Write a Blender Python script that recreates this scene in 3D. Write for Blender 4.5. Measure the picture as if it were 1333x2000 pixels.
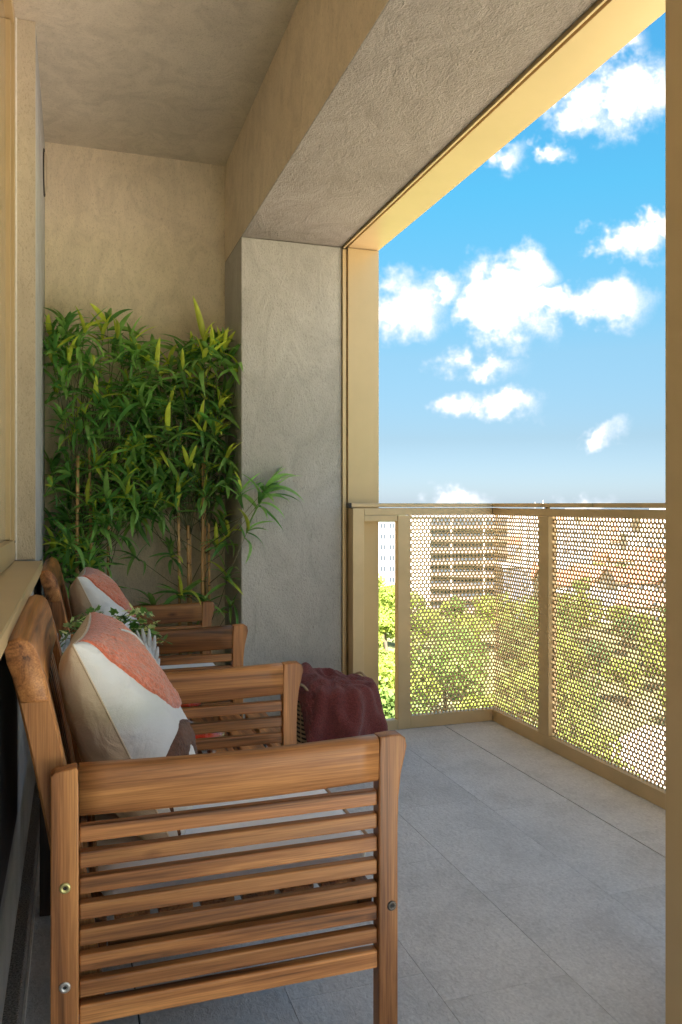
import bpy, bmesh, math, random
from mathutils import Vector, Matrix, noise
random.seed(7)
R = math.radians
for o in list(bpy.data.objects):
    bpy.data.objects.remove(o)
scene = bpy.context.scene
COL = scene.collection

# ------------------------------------------------------------------ camera
EYE = 1.08                     # camera height above the balcony floor
YAW = 18.5                     # degrees to the right of the balcony's long axis (+Y)
cd = bpy.data.cameras.new('camera')
cam = bpy.data.objects.new('camera', cd)
COL.objects.link(cam)
cam.location = (0, 0, EYE)
cam.rotation_euler = (R(90), 0, -R(YAW))
cd.sensor_fit = 'VERTICAL'
cd.sensor_height = 36
cd.lens = 28.08
cd.shift_y = -0.0075
cd.clip_start = 0.02
cd.clip_end = 6000
scene.camera = cam

# ------------------------------------------------------------------ light
SUN_EL, SUN_AZ = 52, 199       # azimuth measured from +Y towards +X
SUN_DIR = Vector((math.sin(R(SUN_AZ)) * math.cos(R(SUN_EL)), math.cos(R(SUN_AZ)) * math.cos(R(SUN_EL)), math.sin(R(SUN_EL))))
sd = bpy.data.lights.new('sun', 'SUN')
sd.energy = 2.8
sd.angle = R(0.55)
sd.color = (1.0, 0.95, 0.86)
sun = bpy.data.objects.new('sun', sd)
COL.objects.link(sun)
sun.rotation_euler = SUN_DIR.to_track_quat('Z', 'Y').to_euler()
scene.view_settings.view_transform = 'Standard'
scene.view_settings.look = 'None'
scene.view_settings.gamma = 1
scene.view_settings.exposure = 4.25
SKY_STRENGTH = 0.05
scene.cycles.max_bounces = 9
scene.cycles.diffuse_bounces = 6
scene.cycles.glossy_bounces = 3
scene.cycles.transmission_bounces = 6
scene.cycles.caustics_reflective = False
scene.cycles.caustics_refractive = False


class NT:
    """tiny node-tree writer"""
    def __init__(s, tree):
        s.t = tree
        tree.nodes.clear()
    def n(s, kind, **kw):
        nd = s.t.nodes.new(kind)
        for k, v in kw.items():
            if k.startswith('i_'):
                key = k[2:]
                nd.inputs[int(key) if key.isdigit() else key.replace('_', ' ')].default_value = v
            else:
                setattr(nd, k, v)
        return nd
    def l(s, a, b):
        s.t.links.new(a, b)
    def math(s, op, a, b=None, c=None, clamp=False):
        nd = s.n('ShaderNodeMath', operation=op, use_clamp=clamp)
        for i, v in enumerate((a, b, c)):
            if v is None:
                continue
            if isinstance(v, (int, float)):
                nd.inputs[i].default_value = v
            else:
                s.l(v, nd.inputs[i])
        return nd.outputs[0]
    def vmath(s, op, a, b=None):
        nd = s.n('ShaderNodeVectorMath', operation=op)
        for i, v in enumerate((a, b)):
            if v is None:
                continue
            if isinstance(v, (tuple, list)):
                nd.inputs[i].default_value = v
            else:
                s.l(v, nd.inputs[i])
        return nd
    def ramp(s, fac, stops, interp='LINEAR'):
        nd = s.n('ShaderNodeValToRGB')
        cr = nd.color_ramp
        cr.interpolation = interp
        while len(cr.elements) < len(stops):
            cr.elements.new(0.5)
        for e, (p, c) in zip(cr.elements, stops):
            e.position = p
            e.color = (c[0], c[1], c[2], 1) if len(c) == 3 else c
        s.l(fac, nd.inputs[0])
        return nd.outputs[0]
    def mix(s, fac, a, b, blend='MIX'):
        nd = s.n('ShaderNodeMix', data_type='RGBA', blend_type=blend)
        for i, v in ((0, fac), (6, a), (7, b)):
            if isinstance(v, (int, float)):
                nd.inputs[i].default_value = v
            elif isinstance(v, (tuple, list)):
                nd.inputs[i].default_value = (v[0], v[1], v[2], 1)
            else:
                s.l(v, nd.inputs[i])
        return nd.outputs[2]


def build_world():
    w = bpy.data.worlds.new('World')
    scene.world = w
    w.use_nodes = True
    T = NT(w.node_tree)
    sky = T.n('ShaderNodeTexSky', sky_type='NISHITA', sun_disc=False)
    sky.sun_elevation = R(SUN_EL)
    sky.sun_rotation = R(SUN_AZ)
    sky.air_density = 1.0
    sky.dust_density = 0.35
    sky.ozone_density = 1.5
    tc0 = T.n('ShaderNodeTexCoord')
    s0 = T.n('ShaderNodeSeparateXYZ')
    T.l(tc0.outputs['Generated'], s0.inputs[0])
    tcol = T.ramp(s0.outputs[2], [(0.0, (0.084, 0.109, 0.168)), (0.08, (0.088, 0.104, 0.122)), (0.18, (0.118, 0.155, 0.153)), (0.36, (0.087, 0.248, 0.243)), (0.6, (0.096, 0.29, 0.325))])
    tint = T.mix(1.0, sky.outputs[0], tcol, 'MULTIPLY')
    # direction of the sky, turned so that the heading YAW lies along +Y, then flattened to slopes (u, v)
    tc = T.n('ShaderNodeTexCoord')
    rot = T.n('ShaderNodeVectorRotate', rotation_type='Z_AXIS')
    rot.inputs['Angle'].default_value = R(YAW)
    T.l(tc.outputs['Generated'], rot.inputs['Vector'])
    sep = T.n('ShaderNodeSeparateXYZ')
    T.l(rot.outputs[0], sep.inputs[0])
    fwd = T.math('MAXIMUM', sep.outputs[1], 0.02)
    u = T.math('DIVIDE', sep.outputs[0], fwd)
    v = T.math('DIVIDE', sep.outputs[2], fwd)
    uv = T.n('ShaderNodeCombineXYZ')
    T.l(u, uv.inputs[0]); T.l(v, uv.inputs[1])
    # ragged edges: the lookup is pushed about by noise of two sizes
    n1 = T.n('ShaderNodeTexNoise', noise_dimensions='2D', i_Scale=13.0, i_Detail=4.0, i_Roughness=0.62)
    T.l(uv.outputs[0], n1.inputs['Vector'])
    n1c = T.vmath('SUBTRACT', n1.outputs['Color'], (0.5, 0.5, 0.5))
    n1s = T.vmath('MULTIPLY', n1c.outputs[0], (0.10, 0.085, 0))
    uvw = T.vmath('ADD', uv.outputs[0], n1s.outputs[0])
    n3 = T.n('ShaderNodeTexNoise', noise_dimensions='2D', i_Scale=52.0, i_Detail=3.0, i_Roughness=0.6)
    T.l(uv.outputs[0], n3.inputs['Vector'])
    clouds = [  # px, py, half width, half height, weight
        (985, 590, 112, 88, 1.0), (1025, 540, 62, 55, 1.0), (1165, 590, 100, 50, 1.0), (1075, 595, 60, 42, 1.0),
        (780, 600, 92, 66, 1.0), (862, 565, 56, 40, 0.74),
        (1228, 472, 80, 42, 1.0), (1305, 445, 70, 40, 1.0),
        (1150, 215, 105, 62, .80), (1245, 175, 105, 80, .82), (1240, 80, 54, 36, .72),
        (985, 298, 55, 34, .80), (1072, 298, 34, 28, .78),
        (905, 795, 56, 30, .85), (1000, 790, 80, 38, .9), (1175, 848, 46, 28, .85),
        (935, 708, 92, 28, .66), (900, 968, 74, 30, .75), (1150, 985, 50, 26, .65),
    ]
    acc = None
    for px, py, hw, hh, wt in clouds:
        cu, cv = (px - 666.5) / 1560, (985 - py) / 1560
        iu, iv_ = 1560 / (hw * 1.1), 1560 / (hh * 1.1)
        d = T.n('ShaderNodeVectorMath', operation='MULTIPLY_ADD')
        T.l(uvw.outputs[0], d.inputs[0])
        d.inputs[1].default_value = (iu, iv_, 0)
        d.inputs[2].default_value = (-cu * iu, -cv * iv_, 0)
        ln = T.vmath('LENGTH', d.outputs[0])
        m = T.math('MULTIPLY_ADD', ln.outputs['Value'], -wt / 1.15, wt * 1.22)
        acc = m if acc is None else T.math('MAXIMUM', acc, m)
    acc = T.math('MAXIMUM', T.math('MINIMUM', acc, 1.0), 0.0)
    # the same broken cloud goes on over the rest of the sky
    sep2 = T.n('ShaderNodeSeparateXYZ')
    T.l(tc.outputs['Generated'], sep2.inputs[0])
    zz = T.math('ADD', T.math('ABSOLUTE', sep2.outputs[2]), 0.25)
    pl = T.n('ShaderNodeCombineXYZ')
    T.l(T.math('DIVIDE', sep2.outputs[0], zz), pl.inputs[0])
    T.l(T.math('DIVIDE', sep2.outputs[1], zz), pl.inputs[1])
    ng = T.n('ShaderNodeTexNoise', noise_dimensions='2D', i_Scale=2.1, i_Detail=4.0, i_Roughness=0.58)
    T.l(pl.outputs[0], ng.inputs['Vector'])
    gm = T.n('ShaderNodeMapRange', interpolation_type='SMOOTHSTEP')
    T.l(ng.outputs[0], gm.inputs[0])
    gm.inputs[1].default_value = 0.44
    gm.inputs[2].default_value = 0.58
    gm.inputs[4].default_value = 0.95
    # only outside the window of slopes that holds the clouds listed above
    du = T.math('SUBTRACT', T.math('ABSOLUTE', T.math('SUBTRACT', u, 0.20)), 0.30)
    dv = T.math('SUBTRACT', v, 0.66)
    back = T.math('MULTIPLY', T.math('SUBTRACT', 0.05, sep.outputs[1]), 6.0)
    out = T.math('MAXIMUM', T.math('MAXIMUM', T.math('MULTIPLY', du, 8.0), T.math('MULTIPLY', dv, 8.0)), back, clamp=True)
    gen = T.math('MULTIPLY', gm.outputs[0], out)
    acc = T.math('MAXIMUM', acc, gen)
    rag = T.math('MULTIPLY', T.math('SUBTRACT', n3.outputs[0], 0.5), 0.55)
    dens = T.math('ADD', acc, T.math('MULTIPLY', rag, T.math('MINIMUM', T.math('MULTIPLY', acc, 3.0), 1.0)))
    dm = T.n('ShaderNodeMapRange', interpolation_type='SMOOTHSTEP')
    T.l(dens, dm.inputs[0])
    dm.inputs[1].default_value = 0.20
    dm.inputs[2].default_value = 0.92
    cn = T.n('ShaderNodeTexNoise', noise_dimensions='2D', i_Scale=9.0, i_Detail=2.0, i_Roughness=0.55)
    T.l(uvw.outputs[0], cn.inputs['Vector'])
    cd_ = T.math('ADD', T.math('MULTIPLY', dm.outputs[0], 0.75), T.math('MULTIPLY', cn.outputs[0], 0.5))
    shade = T.ramp(cd_, [(0.42, (0.98, 1.10, 1.24)), (0.72, (1.22, 1.26, 1.32)), (1.02, (1.85, 1.85, 1.85))])
    sky_scale = T.mix(1.0, tint, (1.0, 1.0, 1.0), 'MULTIPLY')
    full = T.mix(T.math('POWER', dm.outputs[0], 1.1), sky_scale, shade)
    bg = T.n('ShaderNodeBackground', i_Strength=SKY_STRENGTH)
    T.l(full, bg.inputs[0])
    wo = T.n('ShaderNodeOutputWorld')
    T.l(bg.outputs[0], wo.inputs[0])


build_world()

# ------------------------------------------------------------------ helpers
S_, C_ = math.sin(R(YAW)), math.cos(R(YAW))


def at_y(px, py, Y):
    """point of the plane y = Y that a measured picture position stands for"""
    q = (px - 666.5) / 1560
    X = Y * (S_ + q * C_) / (C_ - q * S_)
    d = X * S_ + Y * C_
    return Vector((X, Y, EYE + (985 - py) * d / 1560))


def at_d(px, d, z=0.0):
    r = (px - 666.5) / 1560 * d
    return Vector((r * C_ + d * S_, d * C_ - r * S_, z))


def link(name, data, parent=None, loc=(0, 0, 0), rot=(0, 0, 0), mat=None):
    o = bpy.data.objects.new(name, data)
    COL.objects.link(o)
    o.parent = parent
    o.location = loc
    o.rotation_euler = rot
    if mat is not None and data is not None and not data.materials:
        data.materials.append(mat)
    return o


def tag(o, label=None, cat=None, group=None, kind=None):
    for k, v in (('label', label), ('category', cat), ('group', group), ('kind', kind)):
        if v:
            o[k] = v
    return o


def thing(name, label, cat, loc=(0, 0, 0), rotz=0, group=None):
    o = link(name, None, None, loc, (0, 0, rotz))
    o.empty_display_size = 0.1
    return tag(o, label, cat, group)


def mesh(name, verts, faces, smooth=False):
    me = bpy.data.meshes.new(name)
    me.from_pydata([tuple(v) for v in verts], [], faces)
    me.update()
    if smooth:
        me.polygons.foreach_set('use_smooth', [True] * len(me.polygons))
    return me


def from_bm(bm, name, smooth=False):
    me = bpy.data.meshes.new(name)
    bmesh.ops.recalc_face_normals(bm, faces=bm.faces)
    bm.to_mesh(me)
    bm.free()
    if smooth:
        me.polygons.foreach_set('use_smooth', [True] * len(me.polygons))
    return me


_cache = {}


def box_mesh(dx, dy, dz, bev=0.0, seg=2):
    k = ('box', round(dx, 4), round(dy, 4), round(dz, 4), bev, seg)
    bm = bmesh.new()
    bmesh.ops.create_cube(bm, size=1, matrix=Matrix.Diagonal((dx, dy, dz, 1)))
    if bev:
        bmesh.ops.bevel(bm, geom=list(bm.edges), offset=bev, segments=seg, affect='EDGES', profile=0.5)
    return from_bm(bm, 'box')


def box(name, x0, x1, y0, y1, z0, z1, mat, parent=None, bev=0.0, seg=2, share=True):
    dx, dy, dz = x1 - x0, y1 - y0, z1 - z0
    k = (round(dx, 4), round(dy, 4), round(dz, 4), bev, seg, mat.name)
    me = _cache.get(k) if share else None
    if me is None:
        me = box_mesh(dx, dy, dz, bev, seg)
        me.materials.append(mat)
        _cache[k] = me
    return link(name, me, parent, ((x0 + x1) / 2, (y0 + y1) / 2, (z0 + z1) / 2))


def boxes_mesh(lst, bev=0.0):
    bm = bmesh.new()
    for x0, x1, y0, y1, z0, z1 in lst:
        m = Matrix.Translation(((x0 + x1) / 2, (y0 + y1) / 2, (z0 + z1) / 2)) @ Matrix.Diagonal((x1 - x0, y1 - y0, z1 - z0, 1))
        r = bmesh.ops.create_cube(bm, size=1, matrix=m)
        if bev:
            es = list({e for v in r['verts'] for e in v.link_edges})
            bmesh.ops.bevel(bm, geom=es, offset=bev, segments=2, affect='EDGES', profile=0.5)
    return from_bm(bm, 'boxes')


def loft(rings, caps=True, closed=True, smooth=True):
    n = len(rings[0])
    vs = [v for r in rings for v in r]
    fs = []
    for i in range(len(rings) - 1):
        for j in range(n if closed else n - 1):
            a, b = i * n + j, i * n + (j + 1) % n
            fs.append((a, b, b + n, a + n))
    if caps:
        fs.append(tuple(range(n - 1, -1, -1)))
        fs.append(tuple(range((len(rings) - 1) * n, len(rings) * n)))
    bm = bmesh.new()
    bv = [bm.verts.new(v) for v in vs]
    for f in fs:
        try:
            bm.faces.new([bv[i] for i in f])
        except ValueError:
            pass
    return from_bm(bm, 'loft', smooth)


def tube(pts, rad, n=8, smooth=True, caps=True):
    """round tube along points; rad a number or a list"""
    pts = [Vector(p) for p in pts]
    rings = []
    prev = None
    for i, p in enumerate(pts):
        t = (pts[min(i + 1, len(pts) - 1)] - pts[max(i - 1, 0)]).normalized()
        a = Vector((0, 0, 1)) if abs(t.z) < 0.9 else Vector((1, 0, 0))
        if prev is not None:
            a = prev
        b = t.cross(a).normalized()
        a = b.cross(t).normalized()
        prev = a
        r = rad[i] if isinstance(rad, (list, tuple)) else rad
        rings.append([p + (a * math.cos(2 * math.pi * k / n) + b * math.sin(2 * math.pi * k / n)) * r for k in range(n)])
    return loft(rings, caps, True, smooth)


def lathe(prof, n=32, smooth=True):
    """prof list of (radius, z)"""
    rings = [[Vector((r * math.cos(2 * math.pi * k / n), r * math.sin(2 * math.pi * k / n), z)) for k in range(n)] for r, z in prof]
    return loft(rings, False, True, smooth)


def slab(outline, y0, y1, bev=0.0):
    """an (x, z) outline given a thickness along y"""
    bm = bmesh.new()
    a = [bm.verts.new((x, y0, z)) for x, z in outline]
    b = [bm.verts.new((x, y1, z)) for x, z in outline]
    n = len(a)
    bm.faces.new(a)
    bm.faces.new(b[::-1])
    for i in range(n):
        bm.faces.new((a[i], b[i], b[(i + 1) % n], a[(i + 1) % n]))
    bmesh.ops.recalc_face_normals(bm, faces=bm.faces)
    if bev:
        es = [e for e in bm.edges if abs(e.verts[0].co.y - e.verts[1].co.y) < 1e-6]
        bmesh.ops.bevel(bm, geom=es, offset=bev, segments=2, affect='EDGES', profile=0.5)
    return from_bm(bm, 'slab')


# ------------------------------------------------------------------ materials
def mat(name, color, rough=0.6, metallic=0.0, vary=0.0, vscale=8.0, bump=0.0, bscale=200.0, bstretch=(1, 1, 1), spec=0.5, sheen=0.0, color2=None, detail=4.0, objvar=0.0, bdist=0.002, transl=0.0, wrinkle=0.0):
    m = bpy.data.materials.new(name)
    m.use_nodes = True
    T = NT(m.node_tree)
    p = T.n('ShaderNodeBsdfPrincipled')
    p.inputs['Roughness'].default_value = rough
    p.inputs['Metallic'].default_value = metallic
    p.inputs['Specular IOR Level'].default_value = spec
    p.inputs['Base Color'].default_value = (*color, 1)
    if sheen:
        p.inputs['Sheen Weight'].default_value = sheen
        p.inputs['Sheen Roughness'].default_value = 0.5
    tc = T.n('ShaderNodeTexCoord')
    col = None
    if vary or color2:
        nz = T.n('ShaderNodeTexNoise', i_Scale=vscale, i_Detail=detail, i_Roughness=0.6)
        T.l(tc.outputs['Object'], nz.inputs['Vector'])
        c2 = color2 or tuple(max(0, c * (1 - vary)) for c in color)
        c1 = color if color2 else tuple(min(1, c * (1 + vary)) for c in color)
        col = T.ramp(nz.outputs[0], [(0.32, c2), (0.68, c1)])
    if objvar:
        oi = T.n('ShaderNodeObjectInfo')
        f = T.math('ADD', T.math('MULTIPLY', oi.outputs['Random'], 2 * objvar), 1 - objvar)
        hs = T.n('ShaderNodeHueSaturation')
        T.l(f, hs.inputs['Value'])
        if col is None:
            hs.inputs['Color'].default_value = (*color, 1)
        else:
            T.l(col, hs.inputs['Color'])
        col = hs.outputs[0]
    if col is not None:
        T.l(col, p.inputs['Base Color'])
    if bump:
        mp = T.n('ShaderNodeMapping')
        mp.inputs['Scale'].default_value = bstretch
        T.l(tc.outputs['Object'], mp.inputs['Vector'])
        bn = T.n('ShaderNodeTexNoise', i_Scale=bscale, i_Detail=3.0, i_Roughness=0.55)
        T.l(mp.outputs[0], bn.inputs['Vector'])
        bp = T.n('ShaderNodeBump', i_Strength=bump, i_Distance=bdist)
        T.l(bn.outputs[0], bp.inputs['Height'])
        if wrinkle:
            wn = T.n('ShaderNodeTexNoise', i_Scale=11.0, i_Detail=3.0, i_Roughness=0.5)
            wn.inputs['Distortion'].default_value = 1.6
            T.l(tc.outputs['Object'], wn.inputs['Vector'])
            wb = T.n('ShaderNodeBump', i_Strength=wrinkle, i_Distance=0.02)
            T.l(wn.outputs[0], wb.inputs['Height'])
            T.l(wb.outputs[0], bp.inputs['Normal'])
        T.l(bp.outputs[0], p.inputs['Normal'])
    surf = p.outputs[0]
    if transl:
        tr = T.n('ShaderNodeBsdfTranslucent')
        if col is not None:
            T.l(col, tr.inputs[0])
        else:
            tr.inputs[0].default_value = (*color, 1)
        mx = T.n('ShaderNodeMixShader', i_0=transl)
        T.l(surf, mx.inputs[1]); T.l(tr.outputs[0], mx.inputs[2])
        surf = mx.outputs[0]
    out = T.n('ShaderNodeOutputMaterial')
    T.l(surf, out.inputs[0])
    return m


def plaster(name, c1, c2, grain=1.0, stretch=(1, 1, 0.55)):
    """trowelled and rubbed render: coarse grit with short vertical drag marks"""
    m = bpy.data.materials.new(name)
    m.use_nodes = True
    T = NT(m.node_tree)
    p = T.n('ShaderNodeBsdfPrincipled', i_Roughness=0.92)
    p.inputs['Specular IOR Level'].default_value = 0.2
    g = T.n('ShaderNodeNewGeometry')
    big = T.n('ShaderNodeTexNoise', i_Scale=1.6, i_Detail=5.0, i_Roughness=0.6)
    T.l(g.outputs['Position'], big.inputs['Vector'])
    mp = T.n('ShaderNodeMapping')
    mp.inputs['Scale'].default_value = stretch
    T.l(g.outputs['Position'], mp.inputs['Vector'])
    grit = T.n('ShaderNodeTexNoise', i_Scale=170.0, i_Detail=3.0, i_Roughness=0.6)
    T.l(mp.outputs[0], grit.inputs['Vector'])
    worm = T.n('ShaderNodeTexNoise', i_Scale=150.0, i_Detail=2.0, i_Roughness=0.5)
    worm.inputs['Distortion'].default_value = 1.2
    T.l(mp.outputs[0], worm.inputs['Vector'])
    base = T.ramp(big.outputs[0], [(0.3, c2), (0.7, c1)])
    pit = T.ramp(worm.outputs[0], [(0.28, (0.74, 0.72, 0.70)), (0.48, (1, 1, 1))])
    trow = T.n('ShaderNodeTexNoise', i_Scale=7.0, i_Detail=5.0, i_Roughness=0.65)
    trow.inputs['Distortion'].default_value = 1.4
    T.l(mp.outputs[0], trow.inputs['Vector'])
    tone = T.ramp(trow.outputs[0], [(0.30, (0.84, 0.835, 0.83)), (0.55, (1, 1, 1)), (0.75, (1.05, 1.05, 1.05))])
    base = T.mix(1.0, base, tone, 'MULTIPLY')
    col = T.mix(0.75, base, T.mix(1.0, base, pit, 'MULTIPLY'))
    T.l(col, p.inputs['Base Color'])
    amp = T.math('ADD', T.math('MULTIPLY', trow.outputs[0], 1.6), 0.2)
    hgt = T.math('MULTIPLY', T.math('ADD', T.math('MULTIPLY', grit.outputs[0], 0.5), worm.outputs[0]), amp)
    hgt = T.math('ADD', hgt, T.math('MULTIPLY', trow.outputs[0], 0.8))
    bp = T.n('ShaderNodeBump', i_Strength=0.9 * grain, i_Distance=0.004)
    T.l(hgt, bp.inputs['Height'])
    T.l(bp.outputs[0], p.inputs['Normal'])
    out = T.n('ShaderNodeOutputMaterial')
    T.l(p.outputs[0], out.inputs[0])
    return m


def wood(name, axis, dark, mid, light, rough=0.42):
    """oiled acacia; grain runs along the piece's own axis"""
    m = bpy.data.materials.new(name)
    m.use_nodes = True
    T = NT(m.node_tree)
    p = T.n('ShaderNodeBsdfPrincipled', i_Roughness=rough)
    p.inputs['Specular IOR Level'].default_value = 0.4
    tc = T.n('ShaderNodeTexCoord')
    oi = T.n('ShaderNodeObjectInfo')
    off = T.vmath('MULTIPLY', oi.outputs['Random'], (0, 0, 0))
    cmb = T.n('ShaderNodeCombineXYZ')
    for i in range(3):
        T.l(T.math('MULTIPLY', oi.outputs['Random'], (37.0, 91.0, 53.0)[i]), cmb.inputs[i])
    v = T.vmath('ADD', tc.outputs['Object'], cmb.outputs[0])
    sc = [22.0, 22.0, 22.0]
    sc[axis] = 1.1
    v2 = T.vmath('MULTIPLY', v.outputs[0], tuple(sc))
    n1 = T.n('ShaderNodeTexNoise', i_Scale=1.0, i_Detail=5.0, i_Roughness=0.62)
    n1.inputs['Distortion'].default_value = 0.9
    T.l(v2.outputs[0], n1.inputs['Vector'])
    sc2 = [300.0, 300.0, 300.0]
    sc2[axis] = 6.0
    v3 = T.vmath('MULTIPLY', v.outputs[0], tuple(sc2))
    n2 = T.n('ShaderNodeTexNoise', i_Scale=1.0, i_Detail=3.0, i_Roughness=0.6)
    T.l(v3.outputs[0], n2.inputs['Vector'])
    col = T.ramp(n1.outputs[0], [(0.33, dark), (0.46, mid), (0.66, light)])
    fine = T.ramp(n2.outputs[0], [(0.3, (0.55, 0.50, 0.47)), (0.62, (1.08, 1.08, 1.08))])
    col = T.mix(0.8, col, T.mix(1.0, col, fine, 'MULTIPLY'))
    # a few knots
    sk = [9.0, 9.0, 9.0]
    sk[axis] = 4.0
    vk = T.vmath('MULTIPLY', v.outputs[0], tuple(sk))
    vo = T.n('ShaderNodeTexVoronoi', i_Scale=1.0)
    T.l(vk.outputs[0], vo.inputs['Vector'])
    kn = T.ramp(vo.outputs['Distance'], [(0.03, (0.35, 0.26, 0.2)), (0.11, (1, 1, 1))])
    col = T.mix(1.0, col, kn, 'MULTIPLY')
    hs = T.n('ShaderNodeHueSaturation')
    T.l(T.math('ADD', T.math('MULTIPLY', oi.outputs['Random'], 0.72), 0.62), hs.inputs['Value'])
    T.l(col, hs.inputs['Color'])
    T.l(hs.outputs[0], p.inputs['Base Color'])
    bp = T.n('ShaderNodeBump', i_Strength=0.25, i_Distance=0.0008)
    T.l(n2.outputs[0], bp.inputs['Height'])
    T.l(bp.outputs[0], p.inputs['Normal'])
    T.l(T.math('ADD', T.math('MULTIPLY', n2.outputs[0], 0.25), rough - 0.1), p.inputs['Roughness'])
    out = T.n('ShaderNodeOutputMaterial')
    T.l(p.outputs[0], out.inputs[0])
    return m


def glass(name, color=(1, 1, 1)):
    """thin-walled clear glass: see-through with a mirror-like sheen at glancing angles"""
    m = bpy.data.materials.new(name)
    m.use_nodes = True
    T = NT(m.node_tree)
    tr = T.n('ShaderNodeBsdfTransparent')
    tr.inputs[0].default_value = (*color, 1)
    gl = T.n('ShaderNodeBsdfGlossy', i_Roughness=0.05)
    lw = T.n('ShaderNodeLayerWeight', i_Blend=0.35)
    mx = T.n('ShaderNodeMixShader')
    T.l(T.math('MULTIPLY', lw.outputs['Facing'], 0.55), mx.inputs[0])
    T.l(tr.outputs[0], mx.inputs[1])
    T.l(gl.outputs[0], mx.inputs[2])
    out = T.n('ShaderNodeOutputMaterial')
    T.l(mx.outputs[0], out.inputs[0])
    return m


PLASTER = plaster('wall_plaster', (0.57, 0.54, 0.495), (0.47, 0.445, 0.41))
CEIL = plaster('ceiling_plaster', (0.72, 0.64, 0.52), (0.58, 0.51, 0.41), 0.8, (1, 1, 1))
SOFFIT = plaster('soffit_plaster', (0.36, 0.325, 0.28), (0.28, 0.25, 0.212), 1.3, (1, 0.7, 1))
BACKP = plaster('warm_wall_plaster', (0.82, 0.70, 0.535), (0.70, 0.585, 0.44))
REVEAL = plaster('reveal_plaster', (0.58, 0.50, 0.38), (0.52, 0.44, 0.33), 0.6)
LOWWALL = plaster('grey_render', (0.50, 0.50, 0.50), (0.42, 0.42, 0.42), 0.5)
GRIT = mat('exposed_grit', (0.42, 0.40, 0.38), 0.9, color2=(0.08, 0.075, 0.07), vscale=260, bump=0.8, bscale=260)
GOLD = mat('gold_powder_coat', (0.57, 0.42, 0.225), 0.36, 0.25, vary=0.05, vscale=3.0, bump=0.05, bscale=700)
GOLD_R = mat('gold_powder_coat_rail', (0.62, 0.465, 0.26), 0.42, 0.2, vary=0.07, vscale=6.0, bump=0.05, bscale=700)
GASKET = mat('black_gasket', (0.02, 0.018, 0.016), 0.6)
BLACKP = mat('black_plastic', (0.02, 0.02, 0.022), 0.45)
SEAL = mat('white_sealant', (0.78, 0.76, 0.72), 0.6, vary=0.08, vscale=60)
SHADE_CHARCOAL = mat('charcoal_shade', (0.035, 0.036, 0.042), 0.55, vary=0.2, vscale=9)  # near-black for the sheets that paint shade under the sill
WD, WM, WL = (0.085, 0.034, 0.013), (0.315, 0.126, 0.042), (0.54, 0.245, 0.082)
WOOD = [wood('acacia_grain_%s' % 'xyz'[i], i, WD, WM, WL) for i in range(3)]
SHADEWOOD = wood('shade_dark_wood', 2, (0.018, 0.010, 0.007), (0.035, 0.019, 0.012), (0.06, 0.032, 0.02))  # table wood darkened: the shade on the legs is put into its colour
BRASS = mat('yellow_zinc_bolt', (0.55, 0.50, 0.22), 0.3, 0.9)
STEEL = mat('steel_bolt', (0.55, 0.54, 0.52), 0.32, 0.9)
DARKSTEEL = mat('dark_bolt', (0.10, 0.09, 0.08), 0.4, 0.8)
CUSHION = mat('white_canvas', (0.78, 0.79, 0.84), 0.9, wrinkle=0.3, vary=0.05, vscale=5, bump=0.35, bscale=420, sheen=0.2)
PIPING = mat('tan_piping', (0.45, 0.30, 0.2), 0.8)
LINEN = mat('white_linen', (0.70, 0.70, 0.71), 0.92, wrinkle=0.45, vary=0.08, vscale=7, bump=0.4, bscale=500, sheen=0.2)
BEIGE = mat('beige_linen', (0.60, 0.48, 0.35), 0.92, wrinkle=0.45, vary=0.1, vscale=7, bump=0.4, bscale=500, sheen=0.2)
TERRA = mat('terracotta_boucle', (0.64, 0.165, 0.09), 0.95, vary=0.22, vscale=120, bump=1.0, bscale=170, sheen=0.5, bdist=0.004)
BROWNFUR = mat('brown_boucle', (0.125, 0.055, 0.035), 0.95, vary=0.35, vscale=140, bump=1.0, bscale=190, sheen=0.08, bdist=0.004)
BLANKET = mat('wine_red_wool', (0.18, 0.036, 0.033), 0.95, vary=0.40, vscale=190, bump=1.0, bscale=230, sheen=0.15, bdist=0.005)
CANE = mat('bamboo_cane', (0.56, 0.33, 0.14), 0.45, vary=0.25, vscale=14, objvar=0.15)
NODE_M = mat('bamboo_node', (0.20, 0.105, 0.045), 0.6)
TWIG = mat('green_twig', (0.14, 0.14, 0.07), 0.7)
LEAF_D = mat('leaf_dark_green', (0.165, 0.41, 0.10), 0.32, vary=0.3, vscale=14, objvar=0.35, transl=0.42)
LEAF_M = mat('leaf_mid_green', (0.33, 0.61, 0.15), 0.32, vary=0.3, vscale=14, objvar=0.3, transl=0.45)
LEAF_L = mat('leaf_lime', (0.68, 0.78, 0.10), 0.4, vary=0.22, vscale=14, objvar=0.2, transl=0.35)
POT = mat('dark_pot', (0.045, 0.043, 0.04), 0.6)
SOIL = mat('soil', (0.05, 0.035, 0.022), 0.95, vary=0.4, vscale=60)
IVY_G = mat('ivy_green', (0.13, 0.28, 0.06), 0.5, vary=0.3, vscale=40, objvar=0.25, transl=0.2)
IVY_P = mat('ivy_pale', (0.60, 0.68, 0.27), 0.5, vary=0.25, vscale=50, objvar=0.2, transl=0.25)
STONE = mat('grey_cast_stone', (0.60, 0.63, 0.66), 0.85, vary=0.2, vscale=30, bump=0.4, bscale=140)
WICKER = mat('tan_wicker', (0.40, 0.29, 0.18), 0.7, vary=0.25, vscale=40, bump=0.6, bscale=160)
WICKER_D = mat('dark_liner', (0.03, 0.022, 0.017), 0.8)
GLASS = glass('clear_glass', (0.98, 0.96, 0.95))
WINGLASS = mat('window_glass', (0.35, 0.31, 0.24), 0.04, 0.0, spec=1.0)
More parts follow.
